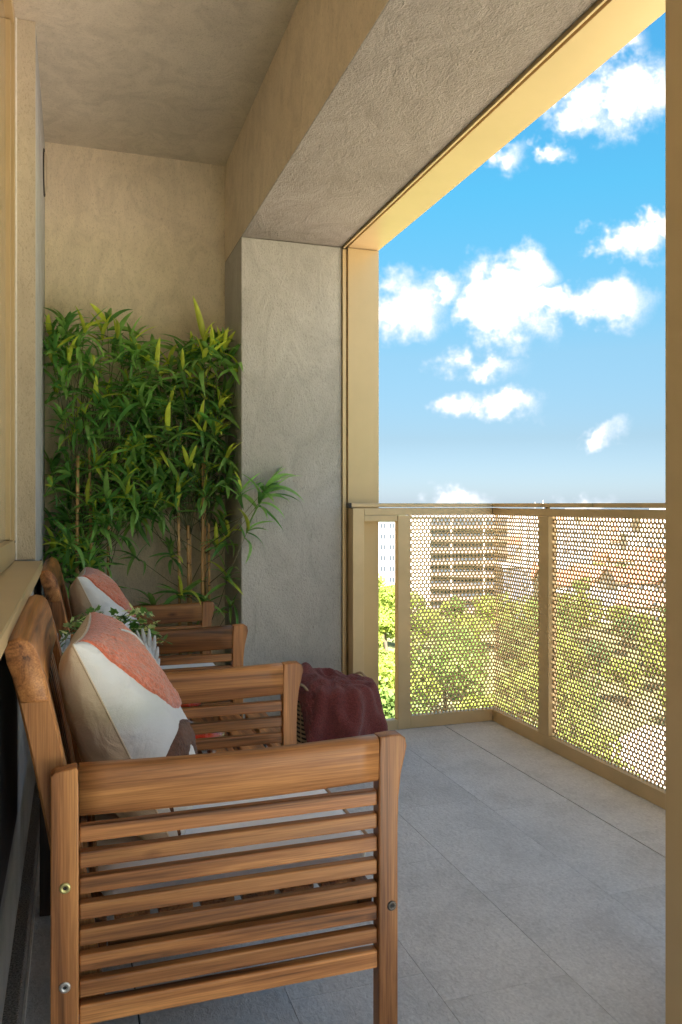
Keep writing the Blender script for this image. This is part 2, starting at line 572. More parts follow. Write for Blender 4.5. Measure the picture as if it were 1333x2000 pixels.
DRINK = mat('red_drink', (0.80, 0.055, 0.025), 0.12, vary=0.05)
TILE = None


def tile_material():
    m = bpy.data.materials.new('grey_stone_tile')
    m.use_nodes = True
    T = NT(m.node_tree)
    p = T.n('ShaderNodeBsdfPrincipled', i_Roughness=0.62)
    p.inputs['Specular IOR Level'].default_value = 0.35
    g = T.n('ShaderNodeNewGeometry')
    oi = T.n('ShaderNodeObjectInfo')
    cmb = T.n('ShaderNodeCombineXYZ')
    T.l(T.math('MULTIPLY', oi.outputs['Random'], 17.0), cmb.inputs[0])
    T.l(T.math('MULTIPLY', oi.outputs['Random'], 43.0), cmb.inputs[1])
    v = T.vmath('ADD', g.outputs['Position'], cmb.outputs[0])
    big = T.n('ShaderNodeTexNoise', i_Scale=4.5, i_Detail=6.0, i_Roughness=0.65)
    T.l(v.outputs[0], big.inputs['Vector'])
    st = T.vmath('MULTIPLY', v.outputs[0], (75.0, 40.0, 75.0))
    fin = T.n('ShaderNodeTexNoise', i_Scale=1.0, i_Detail=5.0, i_Roughness=0.65)
    fin.inputs['Distortion'].default_value = 0.6
    T.l(st.outputs[0], fin.inputs['Vector'])
    grn = T.n('ShaderNodeTexNoise', i_Scale=120.0, i_Detail=3.0, i_Roughness=0.6)
    T.l(v.outputs[0], grn.inputs['Vector'])
    base = T.ramp(big.outputs[0], [(0.32, (0.53, 0.525, 0.525)), (0.5, (0.625, 0.618, 0.618)), (0.68, (0.68, 0.672, 0.672))])
    f2 = T.ramp(fin.outputs[0], [(0.28, (0.84, 0.84, 0.85)), (0.55, (1, 1, 1)), (0.80, (1.06, 1.06, 1.06))])
    col = T.mix(1.0, base, f2, 'MULTIPLY')
    g2 = T.ramp(grn.outputs[0], [(0.3, (0.86, 0.86, 0.87)), (0.7, (1.08, 1.08, 1.08))])
    col = T.mix(1.0, col, g2, 'MULTIPLY')
    tv = T.n('ShaderNodeHueSaturation')
    T.l(T.math('ADD', T.math('MULTIPLY', oi.outputs['Random'], 0.09), 0.955), tv.inputs['Value'])
    T.l(col, tv.inputs['Color'])
    col = tv.outputs[0]
    # pale scuffs
    sc = T.n('ShaderNodeTexNoise', i_Scale=2.3, i_Detail=8.0, i_Roughness=0.75)
    T.l(g.outputs['Position'], sc.inputs['Vector'])
    sf = T.ramp(sc.outputs[0], [(0.68, (0, 0, 0)), (0.82, (0.35, 0.35, 0.35))])
    col = T.mix(sf, col, (0.72, 0.72, 0.73))
    T.l(col, p.inputs['Base Color'])
    hh = T.math('ADD', T.math('MULTIPLY', fin.outputs[0], 1.0), T.math('MULTIPLY', grn.outputs[0], 0.35))
    bp = T.n('ShaderNodeBump', i_Strength=0.9, i_Distance=0.0045)
    T.l(hh, bp.inputs['Height'])
    T.l(bp.outputs[0], p.inputs['Normal'])
    out = T.n('ShaderNodeOutputMaterial')
    T.l(p.outputs[0], out.inputs[0])
    return m


TILE = tile_material()
GROUT = mat('pale_grout', (0.62, 0.62, 0.62), 0.9, vary=0.15, vscale=30)
SLABM = mat('dark_slab', (0.04, 0.04, 0.042), 0.9)
CONC = mat('concrete', (0.42, 0.39, 0.35), 0.9, vary=0.1, vscale=1.5)

# ------------------------------------------------------------------ the balcony
XW, YB, XB, YC = -0.13, 4.04, 0.729, 3.62       # window wall, back wall, beam face, column face
ZS, ZC, XT, XO = 2.31, 2.80, 1.215, 1.404       # beam soffit, ceiling, trim line, outer edge of the gold portal
XR, YR = 1.98, 3.54                             # inner faces of the railing
YE = -1.3                                       # unseen end of the balcony, left open behind the camera to let light in

# floor: slab, grout lines and single tiles laid in staggered rows
floor = link('floor', boxes_mesh([(-0.14, 1.40, YE, 4.05, -0.20, -0.012), (1.401, 2.06, YE, 3.60, -0.20, -0.012)]), mat=SLABM)
tag(floor, kind='structure')
xs = [-0.50, -0.186, 0.13, 0.446, 0.763, 1.076, 1.404, 1.716, 2.055]
phase = {0: .2, 1: .45, 2: .10, 3: .42, 4: .31, 5: .075, 6: .595, 7: .28}
TL = 0.64
dark_lines = {1.716: .0022, 0.13: .002}
grout = []
for c in range(len(xs) - 1):
    x0, x1 = xs[c], xs[c + 1]
    if x1 < -0.1:
        continue
    g0 = .0020 if x0 in dark_lines else .0004
    g1 = .0020 if x1 in dark_lines else .0004
    x0c, x1c = max(x0 + g0, -0.135), min(x1 - g1, 2.05)
    y = YE + 0.005 - TL + (phase[c] % TL)
    ymax = 4.039 if x1 < 1.41 else 3.598
    while y < ymax:
        a, b = max(y + .0004, YE + .001), min(y + TL - .0004, ymax)
        if b - a > .02:
            me = box_mesh(x1c - x0c, b - a, .012, 0.0006, 1)
            me.materials.append(TILE)
            link('tile', me, floor, ((x0c + x1c) / 2, (a + b) / 2, -.006 + random.uniform(-.0002, .0002)))
        if y > YE and y < ymax - .03:
            grout.append((x0c, x1c, y - .0014, y + .0014, -.011, -.0022))
        y += TL
for x in xs[2:-1]:
    if x in dark_lines:
        continue
    grout.append((x - .0013, x + .0013, YE + .01, 4.03 if x < 1.39 else 3.59, -.0115, -.0022) if x != 1.076 else (x - .0013, x + .0013, YE + .01, 2.30, -.0115, -.0022))
link('grout', boxes_mesh(grout), floor, mat=GROUT)

ceiling = tag(link('ceiling', boxes_mesh([(-0.30, XB, YE, 4.2, ZC, ZC + .2)]), mat=CEIL), kind='structure')
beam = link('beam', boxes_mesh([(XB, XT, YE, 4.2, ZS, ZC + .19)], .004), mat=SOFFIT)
beam.data.materials.append(BACKP)  # brighter plaster paints the light falling on the beam's inner face
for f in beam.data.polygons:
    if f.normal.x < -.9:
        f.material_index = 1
tag(beam, 'long plastered concrete beam running along the top of the balcony opening', 'beam')
bw = link('back_wall', boxes_mesh([(-0.6, XB + .01, YB, YB + .2, -.02, ZC + .1)]), mat=BACKP)
tag(bw, 'beige plastered end wall behind the bamboo plants', 'wall')
colm = link('column', boxes_mesh([(XB, XT, YC, YB + .2, -.01, ZS - .0015)], .005), mat=PLASTER)
tag(colm, 'broad grey plastered column between the bamboo niche and the gold frame', 'column')
lw = link('window_wall', boxes_mesh([(-0.60, XW, 3.05, YB + .005, -.02, ZC + .05), (-0.60, XW - .001, YE, 3.049, -.02, 0.855)]), mat=LOWWALL)
tag(lw, 'plastered side wall under and beyond the window', 'wall')
rv = link('window_reveal', boxes_mesh([(-0.30, XW + .0005, 3.042, 3.0485, 0.884, ZC - .002)]), lw, mat=REVEAL)
sk = link('skirting', boxes_mesh([(XW - .005, XW + .028, YE + .01, 3.3, .001, .085)], .003), lw, mat=GRIT)
link('skirting_edge', boxes_mesh([(XW + .0285, XW + .034, YE + .01, 3.3, .001, .02)]), lw, mat=SEAL)
# round vent on the side wall, high up near the back
vent = thing('wall_vent', 'small round vent cover high on the side wall near the back corner', 'vent', (XW, 3.88, 2.59))
link('cover', lathe([(0.001, .012), (.075, .012), (.088, .008), (.092, 0.0)], 36), vent, rot=(0, R(90), 0), mat=REVEAL)
link('rim', lathe([(.093, 0.0), (.098, .006), (.102, .006), (.104, 0)], 36), vent, rot=(0, R(90), 0), mat=GASKET)
# dark sheets that paint the shade on the wall under the sill
box('shade_sheet', XW, XW + .006, 1.2, 2.0, .36, .82, SHADE_CHARCOAL, None, .003)
tag(bpy.data.objects['shade_sheet'], 'dark sheet painting the shade on the wall behind the nearest chair back', 'panel', 'painted shade sheets under the window sill')
p2 = box('shade_sheet', XW, XW + .006, 2.99, 3.5, .36, .855, SHADE_CHARCOAL, None, .003)
tag(p2, 'dark sheet painting the shade on the wall behind the farther chair back', 'panel', 'painted shade sheets under the window sill')

# window with gold frame and sill
win = thing('window', 'tall window with thin gold frame set in the side wall', 'window', (-0.22, 1.0, 0.88))


def wpart(name, x0, x1, y0, y1, z0, z1, m, parent=win, bev=.002):
    return box(name, x0 + .22, x1 + .22, y0 - 1.0, y1 - 1.0, z0 - .88, z1 - .88, m, parent, bev)


fr = wpart('frame', -.26, -.196, 3.0, 3.041, .884, ZC - .001, GOLD)
link('frame', boxes_mesh([(-.04, .024, YE - 1, 2.0, .002, .075), (-.04, .024, YE - 1, 2.0, ZC - .88 - .05, ZC - .88 - .001)], .002), win, mat=GOLD)
wpart('gasket', -.255, -.212, 2.985, 3.0, .955, ZC - .05, GASKET, win, 0)
wpart('sealant', -.1955, -.190, 3.030, 3.0415, .884, ZC - .004, SEAL, win, .001)
sash = wpart('sash', -.25, -.206, 2.962, 2.985, .957, ZC - .052, GOLD)
wpart('pane', -.232, -.222, YE, 2.962, .955, ZC - .05, WINGLASS, win, 0)
sill = link('window_sill', slab([(-.40, .884), (-.108, .878), (-.105, .875), (-.105, .846), (-.108, .846), (-.109, .868), (-.40, .874)], YE, 3.05), win, (.22, -1.0, -.88), mat=GOLD)
wpart('frame_screw', -.1962, -.194, 3.012, 3.020, .945, .953, GASKET, win, 0)

# gold metal portal round the balcony opening
por = thing('portal_frame', 'gold metal portal frame lining the big balcony opening', 'frame', (XT, YC, 0))


def ppart(name, x0, x1, y0, y1, z0, z1, m=GOLD, bev=.0015):
    return box(name, x0 - XT, x1 - XT, y0 - YC, y1 - YC, z0, z1, m, por, bev)


YN = 1.447
ppart('jamb', 1.246, XO, YC - .002, YB + .1, 0.001, ZS - .001)
ppart('jamb_lip', XT + .001, XT + .011, YC - .012, YC + .05, 0.001, ZS - .012)
ppart('jamb_lip', XT + .0115, XT + .020, YC - .005, YC + .05, 0.001, ZS - .012)
ppart('jamb_groove', XT + .0205, 1.2455, YC + .016, YC + .05, 0.001, ZS - .001, GOLD)
ppart('head', 1.246, XO, YE, YB + .1, ZS + .001, ZC + .19)
ppart('head_lip', XT + .001, XT + .010, YE, YC - .013, ZS - .010, ZS + .05)
ppart('head_groove', XT + .0105, 1.2455, YE, YC - .003, ZS + .022, ZS + .06)
ppart('near_jamb', 1.118, XO, .95, 1.305, 0.001, ZS - .0005)

# the building the balcony belongs to
mass = link('upper_storeys', boxes_mesh([(-6, 1.38, YE, 8, ZC + .2, 15), (-6, 1.215, 4.24, 8, -.2, ZC + .2), (-6, .20, YE - .2, YE - .001, -.2, ZC + .2)]), mat=CONC)  # third box: unseen half wall added to block sun behind the camera
tag(mass, kind='structure')
low = tag(link('lower_storeys', boxes_mesh([(-6, 1.38, YE, 8, -25.9, -.205), (1.381, 2.03, YE, 3.6, -25.9, -.205)]), mat=CONC), kind='structure')
room = tag(link('room_behind_window', boxes_mesh([(-2.6, -2.5, YE, 3.2, -.2, ZC + .1), (-2.5, -.31, 3.1, 3.2, -.2, ZC + .1), (-2.5, -.61, YE, 3.1, -.2, -.1), (-2.5, -.31, YE, 3.1, ZC + .01, ZC + .1)]), mat=REVEAL), kind='structure')

# ------------------------------------------------------------------ railing
rail = thing('balcony_railing', 'gold metal balcony railing with perforated sheet panels', 'railing', (XR, YR, 0))


def rpart(name, x0, x1, y0, y1, z0, z1, m=GOLD_R, bev=.002):
    return box(name, x0 - XR, x1 - XR, y0 - YR, y1 - YR, z0, z1, m, rail, bev)


def perforated(nu, nv, pitch, hole, th):
    vs, fs = [], []
    Rr = pitch / math.sqrt(3)
    ring = []
    for k in range(12):
        a = math.pi * 2 * k / 12
        rr = Rr if k % 2 else pitch / 2
        ring.append((math.cos(a), math.sin(a), rr))
    for j in range(nv):
        for i in range(nu):
            cu = (i + (0.5 if j % 2 else 0)) * pitch
            cv = j * pitch * math.sqrt(3) / 2
            b = len(vs)
            for t in (-th / 2, th / 2):
                vs += [(cu + c * rr, t, cv + s * rr) for c, s, rr in ring]
                vs += [(cu + c * hole, t, cv + s * hole) for c, s, rr in ring]
            for k in range(12):
                n = (k + 1) % 12
                fs.append((b + k, b + n, b + 12 + n, b + 12 + k))
                fs.append((b + 24 + k, b + 36 + k, b + 36 + n, b + 24 + n))
                fs.append((b + 12 + k, b + 12 + n, b + 36 + n, b + 36 + k))
    return mesh('perforated', vs, fs)


PITCH, HOLE = 0.0204, 0.0069
ROW = PITCH * math.sqrt(3) / 2
NV = int((1.035 - .050) / ROW) + 1
ZP = .048
# far side (along x)
rpart('handrail', 1.236, XR + .055, YR - .004, YR + .05, 1.067, 1.085)
rpart('end_cap', 1.228, 1.2355, YR - .006, YR + .052, 1.062, 1.087, BLACKP)
rpart('top_bar', 1.30, XR + .04, YR, YR + .04, 1.028, 1.0625)
rpart('post', 1.244, 1.300, YR + .001, YR + .070, .001, 1.062)
rpart('bracket', 1.30, 1.47, YR + .001, YR + .042, 1.000, 1.0275)
rpart('post', 1.472, 1.538, YR - .001, YR + .041, .001, 1.027)
rpart('bottom_bar', 1.30, 1.471, YR, YR + .04, .001, .048)
rpart('bottom_bar', 1.539, XR + .04, YR, YR + .04, .001, .060)
n_far = int((XR + .03 - 1.530) / PITCH) + 1
pf = link('perforated_panel', perforated(n_far, NV, PITCH, HOLE, .0032), rail, (1.530 - XR, .022, ZP), mat=GOLD_R)
# long side (along y)
Y0 = YE - .05
rpart('handrail', XR - .004, XR + .05, Y0, YR - .0045, 1.067, 1.085)
rpart('top_bar', XR, XR + .04, Y0, YR - .0005, 1.028, 1.0605)
rpart('bottom_bar', XR, XR + .04, Y0, YR - .0005, .001, .058)
for y in (3.04, 1.72, 0.40):
    rpart('post', XR - .0015, XR + .042, y, y + .082, .0585, 1.0275)
    for zz in (.12, .5, .9):
        rpart('spacer', XR + .012, XR + .028, y + .03, y + .05, 1.0608, 1.0668) if zz == .5 else None
scr = lathe([(.0004, .0030), (.0030, .0030), (.0048, .0018), (.0052, 0)], 12)
scr.materials.append(DARKSTEEL)
for z in (.86, .42):
    link('screw', scr, rail, (.030, 3.0395 - YR, z), (R(90), 0, 0))
for y in (2.72,):
    link('joint', box_mesh(.0552, .0012, .0185), rail, (.023, y - YR, 1.076), mat=BLACKP)
for y0, y1 in ((3.10, 3.555), (1.78, 3.052), (0.46, 1.735)):
    nn = int((y1 - y0) / PITCH) + 1
    o = link('perforated_panel', perforated(nn, NV, PITCH, HOLE, .0032), rail, (.024, y0 - YR, ZP), (0, 0, R(90)), mat=GOLD_R)

# ------------------------------------------------------------------ garden armchairs
ARM_Y = 0.365


def back_path(z):
    """centre line of the raked back in x for a height z"""
    t = (z - .25) / .60
    return 0.022 - 0.075 * t - 0.035 * max(0, t) ** 2.2


def bolt(parent, x, y, z, m, r=.0095):
    o = link('bolt', lathe([(.0005, -.0012), (r * .32, -.0012), (r * .36, .0016), (r * .80, .0024), (r, .0006), (r, 0)], 18), parent, (x, y, z), (R(90), 0, 0), mat=m)
    s_ = link('socket', lathe([(.0004, .0006), (r * .34, .0006), (r * .34, -.0005)], 6, False), o, mat=GASKET)
    return o


def make_chair():
    t = thing('armchair', 'slatted acacia wood garden armchair nearest the camera', 'armchair', (0, 1.795, 0), 0, 'slatted wooden armchairs along the window wall')
    side_me = {}
    legf = slab([(.588, 0), (.588, .47), (.5895, .52), (.5945, .565), (.6025, .598), (.6065, .617), (.6035, .632), (.594, .6395), (.575, .640), (.5515, .638), (.549, .60), (.549, 0)], -.017, .017, .003)
    legr = slab([(-.037, 0), (.008, 0), (.008, .632), (.004, .637), (-.030, .632), (-.037, .626)], -.017, .017, .003)
    # arm: rounded board that swells a little towards the top
    rings = []
    for i in range(13):
        f = i / 12
        x = .0085 + f * (.5485 - .0085)
        zt = .638 - .006 * math.sin(math.pi * f)
        prof = []
        for (y, z) in ((-.011, -.084), (-.015, -.078), (-.0175, -.03), (-.0195, -.014), (-.017, -.004), (-.009, 0), (.009, 0), (.017, -.004), (.0195, -.014), (.0175, -.03), (.015, -.078), (.011, -.084)):
            prof.append(Vector((x, y, zt + z)))
        rings.append(prof)
    armm = loft(rings, True, True, True)
    slatm = box_mesh(.5395, .021, .0285, .0035)
    lastm = box_mesh(.5395, .024, .034, .0035)
    for m_, w_ in ((legf, WOOD[2]), (legr, WOOD[2]), (armm, WOOD[0]), (slatm, WOOD[0]), (lastm, WOOD[0])):
        m_.materials.append(w_)
    for s in (-1, 1):
        y = s * ARM_Y
        link('front_leg', legf, t, (0, y, 0))
        link('rear_leg', legr, t, (0, y, 0))
        link('armrest', armm, t, (0, y, 0))
        for k in range(8):
            z = .521 - k * .0437
            link('side_slat', slatm if k < 7 else lastm, t, (.2785, y, z))
    for (x, z, m_) in ((-.014, .438, BRASS), (-.014, .272, STEEL), (.575, .315, DARKSTEEL)):
        bolt(t, x, -ARM_Y - .0172, z, m_)
    # raked back: posts, crest rail, slats
    def post_mesh(y0, y1, z0, z1, th, n=14):
        rings = []
        for i in range(n):
            z = z0 + (z1 - z0) * i / (n - 1)
            cx = back_path(z)
            h = th / 2
            if i == n - 1:
                h *= .55
            b = .004
            rings.append([Vector(p) for p in ((cx - h, y0 + b, z), (cx - h + b, y0, z), (cx + h - b, y0, z), (cx + h, y0 + b, z), (cx + h, y1 - b, z), (cx + h - b, y1, z), (cx - h + b, y1, z), (cx - h, y1 - b, z))])
        return loft(rings, True, True, False)
    pm_ = post_mesh(-.016, .016, .20, .835, .052)
    pm_.materials.append(WOOD[2])
    for s in (-1, 1):
        link('back_post', pm_, t, (0, s * (ARM_Y - .036), 0))
    # crest: a board with a rolled top edge
    prof = []
    for (dx, z) in ((.022, .745), (.024, .78), (.025, .815), (.022, .838), (.014, .850), (.0, .854), (-.016, .850), (-.026, .838), (-.028, .815), (-.024, .78), (-.022, .745)):
        prof.append((back_path(z) + dx, z))
    ys = [-.352, -.349, -.33, -.2, 0, .2, .33, .349, .352]
    rings = []
    for y in ys:
        sc = .93 if abs(y) > .35 else 1.0
        cx = sum(p[0] for p in prof) / len(prof)
        cz = sum(p[1] for p in prof) / len(prof)
        bow = .006 * (1 - (y / .352) ** 2)
        rings.append([Vector((cx + (px - cx) * sc - bow, y, cz + (pz - cz) * sc)) for px, pz in prof])
    cm = loft(rings, True, True, True)
    cm.materials.append(WOOD[1])
    link('crest_rail', cm, t)
    sm = post_mesh(-.0215, .0215, .352, .752, .016, 10)
    sm.materials.append(WOOD[2])
    for k in range(11):
        link('back_slat', sm, t, (0, -.285 + k * .057, 0))
    # seat
    fr_ = boxes_mesh([(.520, .5485, -.347, .347, .275, .345)], .003)
    link('seat_rail', fr_, t, mat=WOOD[1])
    link('seat_rail', boxes_mesh([(.030, .056, -.312, .312, .285, .345)], .003), t, mat=WOOD[1])
    for s in (-1, 1):
        link('seat_rail', boxes_mesh([(.057, .519, s * .335 - .011, s * .335 + .011, .285, .332)], .003), t, mat=WOOD[0])
    ssm = box_mesh(.062, .64, .016, .003)
    ssm.materials.append(WOOD[1])
    for k in range(6):
        link('seat_slat', ssm, t, (.10 + k * .077, 0, .3405))
    return t


def copy_tree(o, parent=None):
    c = o.copy()
    COL.objects.link(c)
    c.parent = parent
    for ch in list(o.children):
        copy_tree(ch, c)
    return c


chair1 = make_chair()
chair2 = copy_tree(chair1)
chair2.location = (0, 3.265, 0)
chair2['label'] = 'slatted acacia wood garden armchair beside the bamboo plants'


# ------------------------------------------------------------------ soft things
def cushion_mesh(w, d, h, n=26):
    """box cushion with soft crowned top, local origin at the bottom centre"""
    vs, fs = [], []
    def sgn_pow(v, p):
        return math.copysign(abs(v) ** p, v)
    nu, nv = 56, 16
    idx = {}
    for j in range(nv + 1):
        ph = -math.pi / 2 + math.pi * j / nv
        cz, sz = math.cos(ph), math.sin(ph)
        for i in range(nu):
            th = 2 * math.pi * i / nu
            x = sgn_pow(math.cos(th), .26) * sgn_pow(cz, .30)
            y = sgn_pow(math.sin(th), .26) * sgn_pow(cz, .30)
            z = sgn_pow(sz, .55)
            r2 = (1 - x * x) * (1 - y * y)
            zz = h / 2 + z * h / 2 * (1 + .22 * r2 * (1 if z > 0 else 0))
            nse = noise.noise(Vector((x * 2.2, y * 2.2, z + 5))) * .006
            vs.append((x * w / 2, y * d / 2, zz + nse * (1 if z > 0 else 0)))
    for j in range(nv):
        for i in range(nu):
            a, b = j * nu + i, j * nu + (i + 1) % nu
            fs.append((a, b, b + nu, a + nu))
    return mesh('cushion', vs, fs, True)


def rect_loop(w, d, z, r, n=8):
    pts = []
    for cx, cy, a0 in ((w / 2 - r, d / 2 - r, 0), (-w / 2 + r, d / 2 - r, 90), (-w / 2 + r, -d / 2 + r, 180), (w / 2 - r, -d / 2 + r, 270)):
        for k in range(n):
            a = R(a0 + 90 * k / (n - 1))
            pts.append(Vector((cx + r * math.cos(a), cy + r * math.sin(a), z)))
    pts.append(pts[0].copy())
    return pts


seatm = cushion_mesh(.535, .655, .064)
pip = tube(rect_loop(.530, .650, .053, .028), .0035, 6)
for i, (yc, lab) in enumerate(((1.795, 'white canvas seat cushion on the nearest armchair'), (3.265, 'white canvas seat cushion on the armchair beside the bamboo'))):
    c = tag(link('seat_cushion', None, None, (.305, yc, .3495)), lab, 'cushion', 'white seat cushions on the armchairs')
    link('cover', seatm, c, mat=CUSHION)
    link('piping', pip, c, mat=PIPING)


PW, PT = 0.45, 0.21      # throw pillow size and thickness


def pillow_pt(u, v, side, extra=0.0):
    """surface of the stuffed pillow; u along y, v along z, side +1 front"""
    e = max(0.0, (1 - abs(u) ** 2.3)) * max(0.0, (1 - abs(v) ** 2.3))
    th = PT / 2 * e ** .40
    pull = 0.055
    y = u * PW / 2 * (1 - pull * (1 - v * v) * abs(u) ** 3)
    z = v * PW / 2 * (1 - pull * (1 - u * u) * abs(v) ** 3)
    wr = .008 * noise.noise(Vector((u * 2.3 + side * 7, v * 2.3, 1.7))) + .005 * noise.noise(Vector((u * 5 + v * 2, v * 4, side * 3.0))) + .0022 * noise.noise(Vector((u * 13 + v * 6, v * 9, side * 3.0 + 9)))
    k = min(1, e * 6)
    # bottom sags fuller than the top
    th *= 1 + .12 * (-v)
    return Vector((side * (th + wr * k + extra), y, z))


def pillow_half(side, n=44):
    vs, fs = [], []
    for j in range(n + 1):
        for i in range(n + 1):
            u = math.sin((i / n - .5) * math.pi)
            v = math.sin((j / n - .5) * math.pi)
            vs.append(pillow_pt(u, v, side))
    for j in range(n):
        for i in range(n):
            a = j * (n + 1) + i
            f = (a, a + 1, a + n + 2, a + n + 1)
            fs.append(f if side > 0 else f[::-1])
    return mesh('pillow', vs, fs, True)


def clampuv(u, v, m=.985):
    return max(-m, min(m, u)), max(-m, min(m, v))


def fuzzy(u, v, amp):
    return amp * (noise.noise(Vector((u * 26, v * 26, .3))) * .6 + noise.noise(Vector((u * 52, v * 52, 4.3))) * .5)


def patch(loops, amp=.0035, lift=.006, closed=True):
    """loops: list of rings of (u, v), first ring may be a point"""
    vs, fs = [], []
    n = len(loops[0])
    m = len(loops)
    for j, lp in enumerate(loops):
        edge = min(j, m - 1 - j) if not closed else (m - 1 - j)
        for (u, v) in lp:
            u, v = clampuv(u, v)
            lf = -.002 if edge == 0 else (lift * .75 if edge == 1 else lift)
            vs.append(pillow_pt(u, v, 1, lf + (fuzzy(u, v, amp) if edge > 0 else 0)))
    for j in range(m - 1):
        for i in range(n if closed else n - 1):
            a, b = j * n + i, j * n + (i + 1) % n
            fs.append((a, a + n, b + n, b))
    return mesh('patch', vs, fs, True)


def circle_patch(cu, cv, r, rings=60, seg=180):
    loops = []
    for j in range(rings + 1):
        f = j / rings
        lp = []
        for i in range(seg):
            a = 2 * math.pi * i / seg
            wob = 1 + .03 * math.sin(3 * a + 1) + .02 * math.sin(7 * a)
            lp.append((cu + math.cos(a) * r * f * wob, cv + math.sin(a) * r * f * wob))
        loops.append(lp)
    return patch(loops)


def clip_patch(cu, cv, r, n=110):
    """disc cut off by the pillow's own edges: columns of v from the disc's lower edge to its upper edge"""
    loops = []
    M = .9985
    ua, ub = max(-M, cu - r), min(M, cu + r)
    us = [ua + (ub - ua) * (.5 - .5 * math.cos(math.pi * i / n)) for i in range(n + 1)]
    rows = 90
    for j in range(rows + 1):
        lp = []
        for u in us:
            h = math.sqrt(max(0, r * r - (u - cu) ** 2))
            lo, hi = max(-M, cv - h), min(M, cv + h)
            lp.append((u, lo + (hi - lo) * math.sin(math.pi / 2 * j / rows)))
        loops.append(lp)
    vs, fs = [], []
    for j, lp in enumerate(loops):
        for i, (u, v) in enumerate(lp):
            e = min(i, len(lp) - 1 - i, j, rows - j)
            lf = -.002 if e == 0 else (.0045 if e == 1 else .006)
            vs.append(pillow_pt(u, v, 1, lf + (fuzzy(u, v, .0036) if e > 0 else 0)))
    w = len(us)
    for j in range(rows):
        for i in range(w - 1):
            a = j * w + i
            fs.append((a, a + 1, a + w + 1, a + w))
    return mesh('patch', vs, fs, True)


def arc_patch(cu, cv, r0, r1, a0, a1, amp=.003, lift=.006, seg=90, rows=16):
    """band between two elliptic arcs, r0 and r1 are (ru, rv)"""
    loops = []
    for j in range(rows + 1):
        f = j / rows
        ru, rv_ = r1[0] + (r0[0] - r1[0]) * f, r1[1] + (r0[1] - r1[1]) * f
        loops.append([(cu + ru * math.cos(R(a0 + (a1 - a0) * i / seg)), cv + rv_ * math.sin(R(a0 + (a1 - a0) * i / seg))) for i in range(seg + 1)])
    return patch(loops, amp, lift, False)


fm, bm_ = pillow_half(1), pillow_half(-1)
terr = clip_patch(.2, .9, 1.06)
arcm = arc_patch(-.46, -1.0, (.62, .58), (.94, .84), 6, 172)
linem = arc_patch(-.5, .1, (.93, .93), (.99, .99), 8, 50, .001, .0085, 60, 6)
seam = tube([pillow_pt(u, v, 1) for u, v in [(-1 + 2 * i / 20, -1) for i in range(21)] + [(1, -1 + 2 * i / 20) for i in range(1, 21)] + [(1 - 2 * i / 20, 1) for i in range(1, 21)] + [(-1, 1 - 2 * i / 20) for i in range(1, 21)]], .0022, 6)
for i, (yc, lab, rz) in enumerate(((1.80, 'throw pillow with terracotta patch and brown arch, leaning in the nearest armchair', -5), (3.26, 'throw pillow with terracotta patch leaning in the armchair beside the bamboo', -4))):
    p = tag(link('throw_pillow', None, None, (.112 + .010 * i, yc, .612), (0, R(-25), R(rz))), lab, 'pillow', 'throw pillows on the armchairs')
    link('front_cover', fm, p, mat=LINEN)
    link('back_cover', bm_, p, mat=BEIGE)
    link('seam', seam, p, mat=BEIGE)
    link('terracotta_patch', terr, p, mat=TERRA)
    link('brown_arch_patch', arcm, p, mat=BROWNFUR)
    link('white_line_patch', linem, p, mat=LINEN)

# ------------------------------------------------------------------ low slatted table and what stands on it
TZ = .33
tb = thing('coffee_table', 'low slatted wooden table between the two armchairs', 'table', (.285, 2.53, 0))
tsm = box_mesh(.074, .60, .020, .003)
tsm.materials.append(WOOD[1])
for k in range(8):
    link('top_slat', tsm, tb, (-.335 + k * .0957, 0, TZ - .010))
for s in (-1, 1):
    link('apron', boxes_mesh([(-.35, .35, s * .262 - .010, s * .262 + .010, TZ - .075, TZ - .0205)], .002), tb, mat=WOOD[0])
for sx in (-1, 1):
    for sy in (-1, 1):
        lg = link('leg', boxes_mesh([(sx * .335 - .035, sx * .335 + .035, sy * .286 - .013, sy * .286 + .013, 0, TZ - .0205)], .003), tb, mat=SHADEWOOD)
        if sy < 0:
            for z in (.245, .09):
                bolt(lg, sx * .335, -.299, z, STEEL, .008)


def coupe(name, label, x, y, bowl_r, stem_h, bowl_h, ribs, z0=TZ):
    g = thing(name, label, 'glass', (x, y, z0 + .001), 0, 'glasses of red drink on the slatted table')
    n = 48
    def ribr(r, k, f):
        return r * (1 + (.028 * f if k % 2 else -.0))
    outer = [(bowl_r * .22, stem_h), (bowl_r * .62, stem_h + bowl_h * .10), (bowl_r * .90, stem_h + bowl_h * .38), (bowl_r, stem_h + bowl_h)]
    rings = [[Vector((ribr(r, k, .9) * math.cos(2 * math.pi * k / n), ribr(r, k, .9) * math.sin(2 * math.pi * k / n), z)) for k in range(n)] for r, z in outer]
    inner = [(bowl_r - .0022, stem_h + bowl_h), (bowl_r * .90 - .0024, stem_h + bowl_h * .40), (bowl_r * .60, stem_h + bowl_h * .14), (.0006, stem_h + .005)]
    rings += [[Vector((r * math.cos(2 * math.pi * k / n), r * math.sin(2 * math.pi * k / n), z)) for k in range(n)] for r, z in inner]
    link('bowl', loft(rings, False, True, True), g, mat=GLASS)
    link('stem', lathe([(bowl_r * .55, .001), (bowl_r * .55, .003), (.006, .008), (.0045, stem_h * .5), (.006, stem_h - .004), (bowl_r * .22, stem_h)], 24), g, mat=GLASS)
    link('drink', lathe([(.0005, stem_h + .007), (bowl_r * .57, stem_h + bowl_h * .17), (bowl_r * .86 - .003, stem_h + bowl_h * .42), (bowl_r * .93 - .003, stem_h + bowl_h * .62), (.0005, stem_h + bowl_h * .62)], 36), g, mat=DRINK)
    return g


